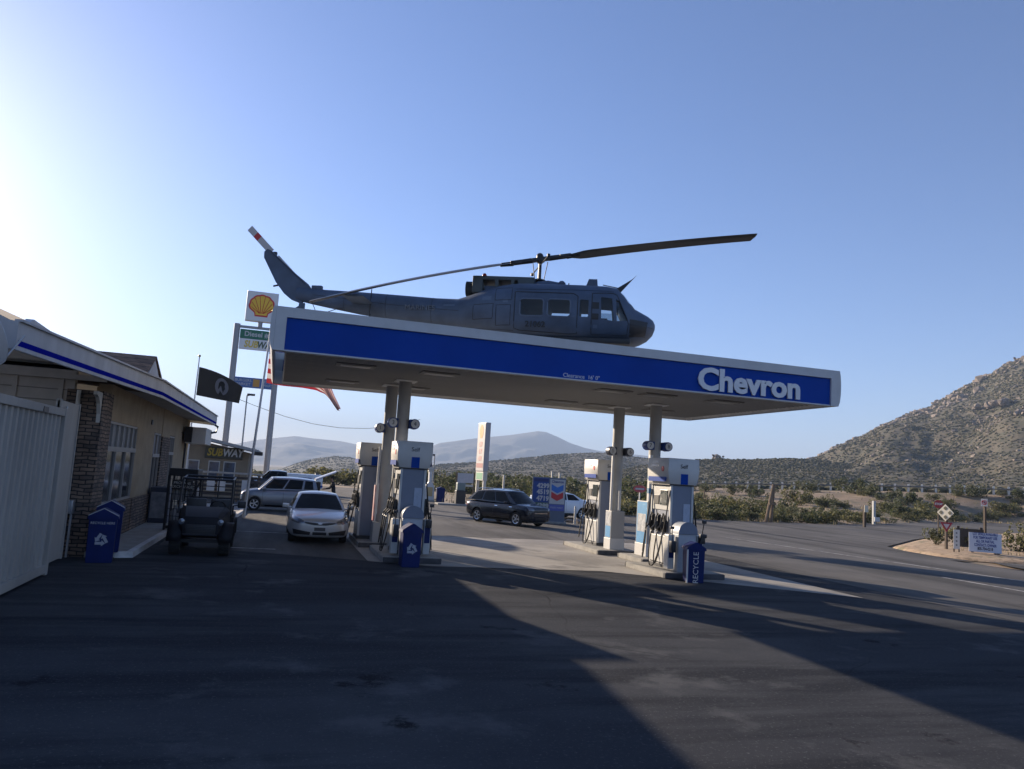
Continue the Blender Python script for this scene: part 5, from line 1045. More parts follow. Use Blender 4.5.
b.box(-1.16, 1.16, -3.02, 2.42, 3.05, 3.1); obj('frame', b, M_ctn, ct, smooth=0)
b = B(); b.box(1.02, 1.08, 2.56, 4.1, .14, 3.3, .01); b.box(1.0, 1.1, 2.56, 2.62, .12, 3.32); b.box(1.0, 1.1, 4.04, 4.1, .12, 3.32); dr = obj('open_end_door', b, M_ctn, ct, smooth=0)
b = B(); b.tube([(1.1, 3.0, .4), (1.1, 3.0, 3.2)], .018, 6); obj('lock_bar', b, M_steel, dr)
b = B(); b.box(1.235, 1.24, .9, 1.2, 2.99, 3.08); obj('number_plate', b, M_dark, ct, smooth=0)
# satellite dish
di = thing('satellite_dish', 'large pale satellite dish mounted at the near end of the shop eave', 'satellite dish', (-4.32, 13.35, 3.62), R(20))
b = B(); Md = Matrix.Translation((0, 0, .42)) @ Matrix.Rotation(R(62), 4, 'Y') @ Matrix.Rotation(R(-20), 4, 'X')
b.lathe([(0, -.12), (.18, -.105), (.36, -.06), (.52, 0), (.52, .012), (.36, -.048), (.18, -.093), (0, -.108)], 36, Md, caps=False); obj('reflector', b, mat('dish_grey', (.50, .50, .50), .5, var=.05), di)
b = B(); b.tube([(0, 0, .0), (-.12, 0, .38)], .03, 8); b.tube([Md @ Vector((.5, 0, 0)), Md @ Vector((.2, 0, .5))], .015, 6); b.box(.0, .1, -.04, .04, .0, .08); obj('mount_arm', b, M_steel, di)

# ------------------------------------------------------------------ sandwich shop behind
su = thing('sandwich_shop_building', 'tan restaurant building with a low gable roof and a yellow and white SUBWAY sign', 'restaurant', (-4.5, 50, 0))
b = B(); b.prism([(-5, -.3), (3.0, -.3), (3.0, 2.75), (-5, 4.3)], 0, 12, 'xz'); obj('wall', b, mat('tan_wall', (.24, .19, .13), .9, var=.12, scale=1.5), su, smooth=0)
b = B(); b.prism([(-5.2, 4.4), (3.55, 2.78), (3.55, 2.95), (-5.2, 4.6)], -1.0, 12.3, 'xz'); rf2 = obj('roof', b, mat('pale_roof_edge', (.34, .34, .33), .7, var=.1), su, smooth=0)
b = B(); b.box(3.3, 3.8, -1.1, -.7, 2.62, 2.84, .02); obj('roof_end_lamp', b, M_black, rf2, smooth=0)
b = B(); b.box(.5, 2.65, -.1, -.005, 2.30, 3.0, .02); sg = obj('sign_board', b, mat('sign_backing_dark', (.05, .05, .035), .5), su, smooth=0)
text('shop_lettering', 'SUB', .62, mat('letter_yellow_dull', (.42, .29, .03), .5), sg, face_M((1.05, -.125, 2.65), SOUTH), ext=.02, bold=.02, shear=.18, sx=.8)
text('shop_lettering', 'WAY', .62, M_white, sg, face_M((2.06, -.125, 2.65), SOUTH), ext=.02, bold=.02, shear=.18, sx=.8)
for x0, x1 in ((-.4, .25), (.75, 1.4), (1.6, 2.3)):
    b = B(); b.box(x0, x1, -.06, -.005, .8, 2.15); f = obj('window', b, M_offwhite, su, smooth=0); b = B(); b.box(x0+.06, x1-.06, -.075, -.062, .86, 2.09); obj('pane', b, mat('blue_poster_glass', (.10, .14, .22), .2, col2=(.03, .04, .05), var=.2, scale=3), f, smooth=0)
fe = thing('railing_fence', 'dark horizontal rail fence with a pale top rail in front of the restaurant', 'fence', (-2.9, 45.8, 0))
for x in (-2.2, -1.1, 0, 1.1, 2.2): b = B(); b.box(x-.05, x+.05, -.05, .05, -.05, 1.5); obj('post', b, M_wood, fe, smooth=0)
b = B(); b.box(-2.4, 2.4, -.09, .09, 1.5, 1.6, .01); obj('top_rail', b, mat('pale_rail', (.36, .34, .31), .8, var=.2), fe, smooth=0)
b = B()
for k in range(6): b.box(-2.3, 2.3, -.075, -.052, .1+k*.23, .22+k*.23)
obj('rails', b, mat('dark_rail', (.06, .05, .045), .9, var=.2), fe, smooth=0)
for x in (-.3, .25, 1.5): b = B(); b.box(x-.2, x+.2, -.095, -.078, .55, 1.2); obj('notice', b, M_white, fe, smooth=0)

# ------------------------------------------------------------------ pole signs, flags, lamps
ps = thing('pole_sign', 'tall twin pole roadside sign with a yellow scallop shell and diesel board', 'pole sign', (-2.1, 65, -.2))
for x, zt in ((-1.72, 13.25), (1.55, 13.0)): b = B(); b.tube([(x, 0, -.5), (x, 0, zt)], .24, 14); obj('pole', b, M_pole, ps)
b = B(); b.box(-1.7, 1.5, -.08, .08, 12.95, 13.15); obj('cross_bar', b, M_pole, ps, smooth=0)
b = B(); b.box(-1.2, 1.22, -.3, .3, 13.55, 15.98, .06); cb = obj('cabinet', b, mat('cabinet_grey_white', (.72, .72, .70), .4), ps, smooth=0)
b = B(); b.tube([(0, 0, 13.1), (0, 0, 13.6)], .18, 10); obj('cabinet_stem', b, M_pole, ps)
def scallop(b, s, cz, y, grow=1.):
    pts = []
    for k in range(7):
        a0 = R(200-220/7*k); a1 = R(200-220/7*(k+1))
        for j in range(5): a = a0+(a1-a0)*j/4; rr = 1+.05*math.sin(PI*j/4); pts.append((s*grow*rr*math.cos(a), cz+s*grow*rr*.92*math.sin(a)))
    pts += [(s*grow*.55, cz-s*grow*.62), (s*grow*.5, cz-s*grow*.9), (-s*grow*.5, cz-s*grow*.9), (-s*grow*.55, cz-s*grow*.62)]
    b.prism(pts, y-.012, y, 'xz'); return b
obj('shell_emblem_edge', scallop(B(), .92, 14.82, -.305, 1.06), mat('emblem_red', (.60, .02, .02), .4), cb, smooth=0)
obj('shell_emblem', scallop(B(), .92, 14.82, -.322, .92), mat('emblem_yellow', (.85, .52, .03), .4), cb, smooth=0)
b = B()
for k in range(8):
    a = R(190-200/7*k); b.tube([(.16*math.cos(a), -.34, 14.82-.62), (.82*math.cos(a), -.34, 14.82+.78*math.sin(a))], .022, 4)
obj('shell_ribs', b, mat('emblem_red', (.60, .02, .02), .4), cb)
b = B(); b.box(-1.45, 1.3, -.15, .15, 11.25, 12.1, .02); p2 = obj('food_board', b, mat('cabinet_grey_white', (.5, .5, .5), .4), ps, smooth=0)
text('board_lettering', 'SUB', .75, mat('letter_yellow', (.7, .5, .05)), p2, face_M((-.55, -.16, 11.66), SOUTH), shear=.15, sx=.8, bold=.02); text('board_lettering', 'WAY', .75, mat('letter_olive', (.06, .10, .05)), p2, face_M((.6, -.16, 11.66), SOUTH), shear=.15, sx=.8, bold=.02)
b = B(); b.box(-1.45, 1.3, -.15, .15, 12.12, 12.85, .02); p2 = obj('diesel_board', b, M_green, ps, smooth=0)
text('board_lettering', 'Diesel #2', .55, M_white, p2, face_M((-.05, -.16, 12.48), SOUTH), bold=.012)
b = B(); b.box(-1.5, 1.75, -.12, .12, 8.2, 9.0, .02); p2 = obj('blue_board', b, mat('board_blue', (.05, .13, .34), .4), ps, smooth=0)
b = B(); b.box(-.1, .4, -.14, -.122, 8.3, 8.9); obj('board_badge', b, mat('badge_orange', (.5, .25, .05), .5), p2, smooth=0)
text('board_lettering', 'BURGERS\nMARKET', .3, M_white, p2, face_M((-.85, -.135, 8.6), SOUTH)); text('board_lettering', 'FOOD\nMART', .3, M_white, p2, face_M((1.05, -.135, 8.6), SOUTH))
def flagpole(name, label, loc, h, r, lean=0.):
    t = thing(name, label, 'flagpole', loc); b = B(); b.tube([(0, 0, 0), (lean, 0, h)], r, 10, r*.6); obj('pole', b, mat('flagpole_pale', (.52, .52, .51), .4, .3), t)
    b = B(); b.lathe([(0, -.07), (.05, -.05), (.07, 0), (.05, .05), (0, .07)], 12, Matrix.Translation((lean, 0, h+.05))); obj('finial', b, mat('finial_gold', (.45, .33, .1), .3, .8), t); return t
flagpole('flagpole', 'tall pale flagpole beside the hatchback, carrying the striped flag', (-.98, 33.9, 0), 8.6, .065, .36)
flagpole('flagpole', 'shorter flagpole behind the shop roof, carrying the black flag', (-4.5, 45.2, 0), 7.75, .05, .08)
# striped flag
fl = thing('striped_flag', 'red and white striped flag with blue star field on the tall flagpole', 'flag', (-.62, 33.9, 8.25))
ZT_ = [(0, 0), (.3, -.25), (.6, -1.3), (.8, -2.35), (.9, -2.98), (1, -3.5)]; ZB_ = [(0, -2.66), (.22, -2.72), (.45, -2.76), (.65, -2.80), (.78, -2.92), (.89, -3.25), (1, -3.58)]
def flagpt(u, v):      # u along fly 0..1, v down the hoist 0..1
    zt, zb = lerp_tab(ZT_, u), lerp_tab(ZB_, u); x = 3.12*u+.12*math.sin(PI*v)*math.sin(5*u); z = zt+(zb-zt)*v
    y = .28*math.sin(6.5*u+1.2*v)*min(1, u*2.5)+.14*math.sin(11*u+7*v)*u
    return (x, y, z)
b = B(); nu_, nv = 40, 26
P = [[flagpt(i/nu_, j/nv) for i in range(nu_+1)] for j in range(nv+1)]; b.grid(P); b.bm.faces.ensure_lookup_table()
for k, f in enumerate(b.bm.faces):
    j, i = divmod(k, nu_); f.material_index = 2 if (i < 16 and j < 14) else (0 if (j//2) % 2 == 0 else 1)
def cloth(name, col):
    m, nt, bs_ = nodes_of(name); bs_.inputs['Base Color'].default_value = (*col, 1); bs_.inputs['Roughness'].default_value = .8
    tr_ = nt.nodes.new('ShaderNodeBsdfTranslucent'); tr_.inputs[0].default_value = (*col, 1); mx = nt.nodes.new('ShaderNodeMixShader'); mx.inputs[0].default_value = .12 if 'black' in name else .4
    nt.links.new(bs_.outputs[0], mx.inputs[1]); nt.links.new(tr_.outputs[0], mx.inputs[2]); nt.links.new(mx.outputs[0], nt.nodes['Material Output'].inputs[0]); return m
M_fr, M_fw, M_fb = cloth('flag_red', (.26, .022, .03)), cloth('flag_white', (.5, .48, .46)), cloth('flag_blue', (.02, .03, .13))
fo = obj('flag_cloth', b, [M_fr, M_fw, M_fb], fl, smooth=180, normals=False)
b = B()
for r_ in range(9):
    for c_ in range(6 if r_ % 2 == 0 else 5):
        u = (.03+.062*(c_+(0 if r_ % 2 == 0 else .5))); v = .04+.053*r_; p = Vector(flagpt(u, v)); pts = []
        for k in range(10): a = PI/2+2*PI*k/10; q = .05 if k % 2 == 0 else .02; pts.append((p.x+q*math.cos(a), p.y-.012, p.z+q*math.sin(a)))
        b.faces(pts, [range(10)])
obj('stars', b, M_fw, fo, smooth=0)
# black memorial flag
fl = thing('black_flag', 'black flag with a white disc, blowing right from the shorter flagpole', 'flag', (-4.38, 45.2, 7.2))
def fp2(u, v):
    x = 2.35*u-.12*u*v; z = -1.55*v*(1-.42*u*u)-.30*u-.62*u*u; y = .2*math.sin(5*u+1)*u+.07*math.sin(11*u+2*v)*u; return (x, y, z)
b = B(); b.grid([[fp2(i/30, j/18) for i in range(31)] for j in range(19)]); fo = obj('flag_cloth', b, cloth('flag_black', (.012, .0125, .013)), fl, smooth=180, normals=False)
def onflag(pts, d):
    return [(lambda p: (p[0], p[1]-d, p[2]))(fp2(u, v)) for u, v in pts]
ring_ = lambda cu, cv, ru, rv, n=36: [(cu+ru*math.cos(2*PI*k/n), cv+rv*math.sin(2*PI*k/n)) for k in range(n)]
b = B(); b.faces(onflag(ring_(.55, .48, .155, .34), .02), [range(36)]); obj('white_disc', b, cloth('disc_grey', (.22, .22, .24)), fo, smooth=0, normals=False)
b = B(); b.faces(onflag([(.50, .82), (.50, .62), (.47, .56), (.475, .36), (.51, .27), (.57, .25), (.61, .32), (.615, .45), (.635, .52), (.61, .58), (.60, .68), (.57, .72), (.62, .82)], .03), [range(13)]); obj('head_silhouette', b, mat('flag_ink', (.008, .008, .008), .9), fo, smooth=0, normals=False)
b = B(); b.faces(onflag([(.36, .12), (.74, .12), (.74, .07), (.36, .07)], .03), [range(4)]) if False else None
def lamp_post(label, loc, h, r, head, group=None):
    t = thing('street_lamp', label, 'lamp post', loc, 0, group); b = B(); b.tube([(0, 0, -.3), (0, 0, h)], r, 10, r*.7); obj('pole', b, M_pole, t)
    b = B(); b.tube([(0, 0, h-.05), (head*.4, 0, h+.05)], r*.5, 6); b.box(min(0, head), max(0, head), -.16, .16, h, h+.14, .03); obj('lamp_head', b, M_dark, t); return t
lamp_post('dark lamp post behind the restaurant roof, beside the tall flagpole', (-2.35, 60, 0), 7.0, .07, .55)
lamp_post('pale lamp post of the far filling station, left of the pylon sign', (14.7, 74, -.2), 4.0, .07, -.7)
# far pylon sign
py = thing('pylon_sign', 'tall slim pylon sign with a shell emblem and price rows at the far filling station', 'pylon sign', (22.3, 84.8, -.3), R(-85)); py.scale = (.85, .85, 1)
b = B(); b.box(-1.5, 1.5, -.35, .35, 2.9, 8.35, .06); cb = obj('sign_cabinet', b, mat('pylon_grey', (.34, .34, .36), .5), py, smooth=0)
for x in (-1.35, 1.3): b = B(); b.box(x-.14, x+.14, -.2, .2, 0, 2.92); obj('leg', b, M_offwhite, py, smooth=0)
for s in (1,):
    b = B(); b.box(-1.515, -1.502, -.3, .3, 3.0, 8.2); fc = obj('pale_end_face', b, M_offwhite, cb, smooth=0)  # off-white panel on one end of the grey cabinet
b = B(); b.box(-1.42, 1.42, -.365, -.352, 3.0, 8.25); fc = obj('sign_face', b, mat('pylon_face', (.36, .34, .33), .5), cb, smooth=0)
def facing(nm, x, z, w_, h_, m): b = B(); b.box(x-w_/2, x+w_/2, -.378, -.367, z-h_/2, z+h_/2); return obj(nm, b, m, cb, smooth=0)
b = B(); pts = [(.75*math.cos(R(200-20*k)), 7.35+.75*math.sin(R(200-20*k))) for k in range(12)]+[(.35, 6.6), (-.35, 6.6)]; b.prism(pts, -.384, -.37, 'xz'); obj('shell_emblem', b, mat('emblem_orange', (.6, .28, .05), .4), cb, smooth=0)
for z, tx in ((5.9, '4.59'), (5.1, '4.79'), (4.3, '4.99')): text('price', tx, .75, mat('faded_price_red', (.5, .2, .18)), cb, face_M((0, -.372, z), SOUTH), ext=.006, bold=.02)
facing('red_board', 0, 3.55, 2.5, .5, mat('dark_red_board', (.25, .04, .04), .5))
b = B(); b.box(-1.45, 1.45, -.3, .3, 1.9, 2.86, .03); gb = obj('green_price_board', b, M_offwhite, py, smooth=0); b = B(); b.box(-1.2, 1.2, -.315, -.303, 2.0, 2.75); obj('green_panel', b, mat('price_green', (.05, .26, .12), .5), gb, smooth=0)
# near price sign
pr_ = thing('fuel_price_sign', 'blue fuel price sign with blue and red chevrons behind the dark crossover', 'price sign', (14.05, 39.2, 0), R(-17)); pr_.scale = (.9, .9, .94)
b = B(); b.box(-.98, .98, -.2, .2, 0, 2.55, .02); cb = obj('cabinet', b, mat('price_cabinet_grey', (.13, .16, .21), .5, var=.06), pr_, smooth=0)
def pf(nm, x0, x1, z0, z1, m, d=0., par=cb): b = B(); b.box(x0, x1, -.222-d, -.203-d, z0, z1); return obj(nm, b, m, par, smooth=0)
p1 = pf('price_panel', -.93, -.03, 1.15, 2.5, mat('price_blue', (.012, .06, .25), .4)); pf('diesel_panel', -.93, -.03, .76, 1.12, mat('price_green_dark', (.06, .15, .07), .5)); pf('emblem_panel', .05, .93, 1.1, 2.46, M_white); pf('info_panel', .05, .93, .72, 1.06, mat('info_blue', (.10, .13, .42), .5)); pf('panel_header', -.9, -.06, 2.3, 2.47, mat('header_navy', (.01, .03, .14), .4), .006)
for z, tx in ((2.06, '4299'), (1.72, '4519'), (1.36, '4719'), (.94, '4389')): text('price', tx, .36, M_white, cb, face_M((-.35, -.23, z), SOUTH), ext=.004, bold=.015)
text('brand_lettering', 'Chevron', .20, mat('letter_navy', (.01, .04, .20)), cb, face_M((.49, -.226, 2.33), SOUTH), ext=.004, bold=.006)
for nm, z, m in (('blue_chevron', 1.92, mat('chevron_blue', (.02, .16, .52), .35)), ('red_chevron', 1.5, mat('chevron_red', (.52, .03, .04), .35))):
    b = B(); b.prism([(.14, z+.27), (.49, z+.10), (.84, z+.27), (.84, z-.06), (.49, z-.23), (.14, z-.06)], -.236, -.224, 'xz'); obj(nm, b, m, cb, smooth=0)
text('info_lettering', 'FOOD MART', .13, M_white, cb, face_M((.49, -.226, .89), SOUTH), ext=.003)
b = B(); b.box(-1.1, 1.1, -.32, .32, 0, .12, .02); obj('base', b, M_conc, pr_, smooth=0)
b = B(); pts = [(15.9+.0, 39.5)]; t = thing('bollard', 'slim pale bollard standing right of the fuel price sign', 'bollard', (15.65, 39.3, 0)); b.lathe([(.06, 0), (.06, .9), (.04, .95), (0, .96)], 12); obj('post', b, M_offwhite, t)
for k, (x, y, r) in enumerate(((16.2, 40.2, .26), (16.9, 40.6, .2), (15.95, 40.9, .18), (17.3, 41.6, .24))):
    b = B(); blob(b, (0, 0, r*.4), r, .75, random.Random(30+k), 2); o = obj('landscape_rock', b, M_rock, smooth=40); o.location = (x, y, 0); tag(o, 'small pale landscape rock beside the fuel price sign', 'rock', 'landscape rocks by the price sign')
b = B(); b.box(13.1, 17.6, 40.0, 45.9, .0, .10, .02); struct(obj('planter_bed', b, M_isl, smooth=0)) if False else b.bm.free()

# far filling station: pumps, bins, board
def far_pump(label, loc, col):
    t = thing('fuel_pump', label, 'fuel pump', loc, 0, 'fuel pumps of the far station'); b = B(); b.box(-.4, .4, -.3, .3, 0, .14); obj('plinth', b, M_conc, t, smooth=0)
    b = B(); b.prism([(-.38, .14), (.38, .14), (.33, 1.2), (.1, 1.5), (.12, 2.3), (-.12, 2.3), (-.1, 1.5), (-.33, 1.2)], -.22, .22, 'xz'); bd = obj('body', b, col, t, smooth=0)
    b = B(); b.box(-.18, .18, -.24, .24, 2.28, 2.62, .03); obj('head', b, M_offwhite, t, smooth=0); b = B(); b.box(-.22, .22, -.235, -.222, .4, 1.1); obj('side_panel', b, mat('pump_tan', (.45, .33, .16), .5), bd, smooth=0)
far_pump('white and tan fuel pump of the far station beside a dark blue bin', (11.6, 59.6, 0), M_white)
t, bd, lid = make_bin('dark blue bin beside the far white fuel pump', (12.45, 59.4, 0), 0, .6, .55, 1.0, .15, rec=False, edge=False)
t = thing('water_air_unit', 'squat black and grey air and water unit on the far kerb', 'air pump', (13.0, 55.1, .13)); b = B(); b.box(-.35, .35, -.28, .28, 0, .95, .03); obj('base_cabinet', b, M_black, t, smooth=0); b = B(); b.box(-.3, .3, -.25, .25, .95, 1.5, .05); obj('upper_cabinet', b, mat('unit_green_grey', (.16, .20, .19), .5), t, smooth=0); b = B(); b.tube([(.36, 0, .7), (.5, -.1, .4), (.42, -.1, .1), (.36, 0, .3)], .02, 6); obj('hose', b, M_black, t)
b = B(); b.box(11.3, 14.6, 54.5, 55.7, .0, .13, .03); struct(obj('far_kerb_island', b, M_conc, smooth=0))
t = thing('notice_board', 'pale notice board on two dark wooden posts left of the pylon sign', 'notice board', (17.4, 72, -.2), R(-15)); b = B(); b.box(-.75, .75, -.04, .04, 1.6, 2.5, .01); obj('board', b, mat('notice_grey', (.42, .43, .46), .5, var=.1), t, smooth=0)
for x in (-.85, .78): b = B(); b.box(x-.07, x+.07, .05, .19, 0, 2.6); obj('post', b, M_wood, t, smooth=0)
b = B(); b.box(-.75, .75, -.04, .04, 1.25, 1.45, .01); obj('lower_board', b, M_offwhite, t, smooth=0)
for k, (x, y, h) in enumerate(((30.4, 84, 3.3), (31.4, 84.2, 3.2), (25.0, 85, 2.6))):
    t = thing('marker_post', 'pale slim post at the far station, right of the pylon sign', 'post', (x, y, -.3), 0, 'pale posts by the far station'); b = B(); b.box(-.1, .1, -.1, .1, 0, h, .02); obj('shaft', b, M_offwhite, t, smooth=0); b = B(); b.box(-.13, .13, -.13, .13, h, h+.08, .02); obj('cap', b, M_offwhite, t, smooth=0)
# overhead cable
b = B(); b.tube([tuple(q) for q in resample([(-4.1, 69.9, 7.6), (-1.9, 73.5, 7.1), (.6, 75.3, 6.5), (3.3, 77.3, 6.1), (6, 79, 6.0), (9.1, 80.8, 6.25), (14.8, 84.2, 7.8)], 30)], .022, 5)
tag(obj('overhead_cable', b, M_dark), 'thin sagging overhead cable crossing the sky behind the pumps', 'cable')
# ------------------------------------------------------------------ right hand roadside
def poly_sign(parent, name, pts, loc, az, m, th=.012, d0=0.):
    b = B(); b.rings([[(x, y, d0) for x, y in pts], [(x, y, d0+th) for x, y in pts]]); return obj(name, b, m, parent, smooth=0, M=face_M(loc, az))
NG = lambda n, r, a0=0.: [(r*math.cos(a0+2*PI*k/n), r*math.sin(a0+2*PI*k/n)) for k in range(n)]
M_sgp = mat('sign_post_brown', (.07, .05, .035), .8)
t = thing('road_sign', 'cream diamond sign with four dark diamonds, above a red and white yield triangle', 'road sign', (30.9, 29.9, .12))
b = B(); b.box(-.05, .05, -.05, .05, 0, 2.0); obj('post', b, M_sgp, t, smooth=0)
AZ = R(196); o = Vector((math.cos(AZ), math.sin(AZ), 0))*.055
dp = poly_sign(t, 'diamond_plate', NG(4, .40), (o.x, o.y, 1.78), AZ, mat('sign_cream', (.66, .62, .50), .5))
for x, y in ((0, .21), (.21, 0), (0, -.21), (-.21, 0)):
    c = face_M((o.x, o.y, 1.78), AZ) @ Vector((x, y, .0)); poly_sign(dp, 'reflector', NG(4, .095), (0, 0, 0), 0, mat('reflector_olive', (.16, .15, .10), .4)).matrix_local = Matrix.Translation((x, y, .014))
yp = poly_sign(t, 'yield_plate', NG(3, .31, -PI/2), (-.033, -.048, 1.17), R(236), mat('sign_dull_red', (.34, .03, .04), .5))
poly_sign(yp, 'yield_centre', NG(3, .16, -PI/2), (0, 0, 0), 0, mat('yield_pale', (.55, .45, .44), .5)).matrix_local = Matrix.Translation((0, 0, .014))
t = thing('road_sign', 'red octagonal stop sign half hidden behind the cream diamond sign', 'stop sign', (39.9, 39.2, .15))
b = B(); b.box(-.03, .03, -.03, .03, 0, 2.3); obj('post', b, M_sgp, t, smooth=0)
pl = poly_sign(t, 'octagon_plate', NG(8, .27, PI/8), (-.03, -.05, 2.1), R(238), mat('stop_red', (.30, .025, .03), .5)); text('stop_lettering', 'STOP', .18, M_white, pl, Matrix.Translation((0, 0, .016)), ext=.002, bold=.01)
t = thing('road_sign', 'small white square no left turn sign on a dark post above the notice board', 'road sign', (34.6, 31.1, .15))
b = B(); b.box(-.05, .05, -.05, .05, 0, 2.5); obj('post', b, M_sgp, t, smooth=0)
pl = poly_sign(t, 'sign_plate', [(-.15, -.19), (.15, -.19), (.15, .19), (-.15, .19)], (-.06, -.03, 2.35), R(205), M_white)
b = B(); rg = []
for k in range(25): a = 2*PI*k/24; rg.append([(r_*math.cos(a), r_*math.sin(a), z) for r_, z in ((.095, .014), (.12, .014), (.12, .018), (.095, .018))])
b.rings(rg, caps=False); b.box(-.1, .1, -.012, .012, .0185, .021, M=Matrix.Rotation(R(-45), 4, 'Z')); obj('red_circle', b, M_red, pl, smooth=0)
b = B(); b.box(.02, .05, -.09, .04, .014, .0165); b.box(-.06, .05, .02, .05, .0142, .0168); b.rings([[(-.06, .08, z), (-.11, .035, z), (-.06, -.01, z)] for z in (.014, .0166)]); obj('arrow', b, M_black, pl, smooth=0)
t = thing('notice_sign', 'wide white notice sign with five lines of blue lettering on the dirt island', 'notice sign', (31.1, 27.95, .13), R(-40))
b = B(); b.box(-.64, .64, -.02, .02, .12, .98, .006); bd = obj('board', b, mat('notice_blue_white', (.58, .62, .70), .5), t, smooth=0)
for x in (-.5, .4, .52): b = B(); b.box(x-.05, x+.05, .025, .12, -.1, .95 if x != .52 else .5); obj('post', b, M_sgp, t, smooth=0)
for i, (tx, s_) in enumerate((('LOT SPACE AVAILABLE', .165), ('FOR TEMPORARY USE', .165), ('ALL OR PARTIAL', .165), ('CONTACT: OWNER', .165), ('805-704-0218', .185))): text('notice_lettering', tx, s_, mat('lettering_blue', (.04, .07, .25), .5) if i < 4 else mat('lettering_black', (.02, .02, .05), .5), bd, face_M((0, -.024, .93-.165*i), SOUTH), ext=.002, bold=.006, sx=.58)
t = thing('marker_sign', 'narrow white upright sign with dark marks, left of the wide notice', 'marker sign', (30.1, 28.55, .13), R(-40))
b = B(); b.box(-.13, .13, -.015, .015, .18, 1.05, .004); bd = obj('plate', b, mat('marker_white', (.62, .60, .55), .5), t, smooth=0)
for x in (-.1, .1): b = B(); b.box(x-.025, x+.025, .018, .06, -.1, .9); obj('post', b, M_sgp, t, smooth=0)
b = B()
for z in (.36, .54, .72, .9): b.box(-.03, .03, -.022, -.0155, z-.025, z+.025)
obj('dark_marks', b, M_dark, bd, smooth=0)
t = thing('sign_back', 'dark brown board seen from behind on two posts, behind the wide notice', 'board', (33.3, 31.2, .15), R(-40))
b = B(); b.box(-.3, .9, -.03, .03, .1, 1.0); obj('board', b, mat('board_back_brown', (.06, .05, .04), .8), t, smooth=0)
for x in (-.2, .8): b = B(); b.box(x-.06, x+.06, .035, .14, -.1, 1.1); obj('post', b, M_sgp, t, smooth=0)
t = thing('marker_post', 'dark roadside post with a small white tag, among the bushes', 'post', (45.7, 52.2, .0)); b = B(); b.box(-.09, .09, -.09, .09, -.2, 1.75); obj('shaft', b, M_sgp, t, smooth=0); b = B(); b.box(-.1, .26, -.13, -.095, 1.2, 1.75); obj('tag', b, mat('tag_cream', (.6, .56, .44), .5), t, smooth=0)
t = thing('marker_post', 'pale roadside post with a small white box at its foot', 'post', (52.6, 58.9, .0)); b = B(); b.box(-.12, .12, -.1, .1, -.2, 2.1); obj('shaft', b, mat('post_pale', (.42, .42, .40), .6), t, smooth=0); b = B(); b.box(-.1, .45, -.25, -.1, .25, .65, .02); obj('box', b, M_white, t, smooth=0)
t = thing('wooden_prop_posts', 'pair of tall weathered wooden posts leaning together at the road edge', 'posts', (37.6, 53.0, -.05))
for (x0, x1, yy) in ((-.55, .12, 0), (.0, .2, .12)): b = B(); b.tube([(x0, yy, -.2), (x1, yy*.5, 3.0)], .14, 8, .11); obj('post', b, M_wood, t)
b = B(); b.box(-.3, .3, -.16, -.1, 1.4, 1.55); obj('brace', b, M_wood, t, smooth=0)
t = thing('road_sign', 'small red and white oval sign between the right hand columns', 'road sign', (27.3, 55.3, .0)); b = B(); b.box(-.04, .04, -.04, .04, -.2, 2.0); obj('post', b, M_steel, t, smooth=0); pl = poly_sign(t, 'sign_plate', [(.5*math.cos(2*PI*k/24), .28*math.sin(2*PI*k/24)) for k in range(24)], (-.03, -.06, 1.95), R(235), mat('sign_pink_red', (.55, .10, .10), .5)); poly_sign(pl, 'white_bar', [(-.34, -.07), (.34, -.07), (.34, .07), (-.34, .07)], (0, 0, 0), 0, M_white).matrix_local = Matrix.Translation((0, 0, .014))
for k, (x, y, h) in enumerate(((31.2, 57.5, 1.9), (34.6, 60, 1.6), (36.6, 61, 1.6), (39.4, 66, 2.1), (30.5, 66, 1.8))):
    t = thing('fence_post', 'weathered wooden stake among the roadside bushes', 'post', (x, y, terrain(x, y)-.1), 0, 'wooden stakes in the scrub'); b = B(); b.tube([(0, 0, -.1), (.05*(-1)**k, 0, h)], .06, 7); obj('stake', b, M_wood, t)
# guard rail along the raised highway
gr = thing('guard_rail', 'long highway guard rail on timber posts along the top of the embankment', 'guard rail', (RAIL[3][0], RAIL[3][1], RAIL[3][2]))
line = resample([V3(p) for p in [(52, 176, -.3)]+RAIL], 62); org = V3(RAIL[3])
M_rp = mat('guard_post_grey', (.72, .68, .60), .85, var=.25)
for i, q in enumerate(line):
    z = max(terrain(q.x, q.y), q.z-.3)+.15; h = 1.2
    d = (line[min(i+1, 62)]-line[max(i-1, 0)]); a = math.atan2(d.y, d.x)
    b = B(); b.box(-.15, .15, -.15, .15, -.6, h, .01); b.box(-.1, .1, -.32, -.2, h-.52, h-.2)
    o = obj('post', b, M_rp, gr, smooth=0); o.location = (q.x-org.x, q.y-org.y, z-org.z); o.rotation_euler = (0, 0, a); line[i] = Vector((q.x, q.y, z))
b = B(); rg = []
for i, q in enumerate(line):
    d = (line[min(i+1, 62)]-line[max(i-1, 0)]); d.z = 0; d.normalize(); n = Vector((d.y, -d.x, 0)); c = q-org
    rg.append([c+n*(.33+.03*k2)+Vector((0, 0, z)) for k2, z in ((0, .66), (1.5, .71), (0, .75), (1.5, .80), (0, .86), (-.6, .86), (.6, .80), (-.6, .75), (.6, .71), (-.6, .66))])
b.rings(rg); obj('beam', b, mat('rail_galvanised_dull', (.20, .20, .20), .5, .5), gr, smooth=0)

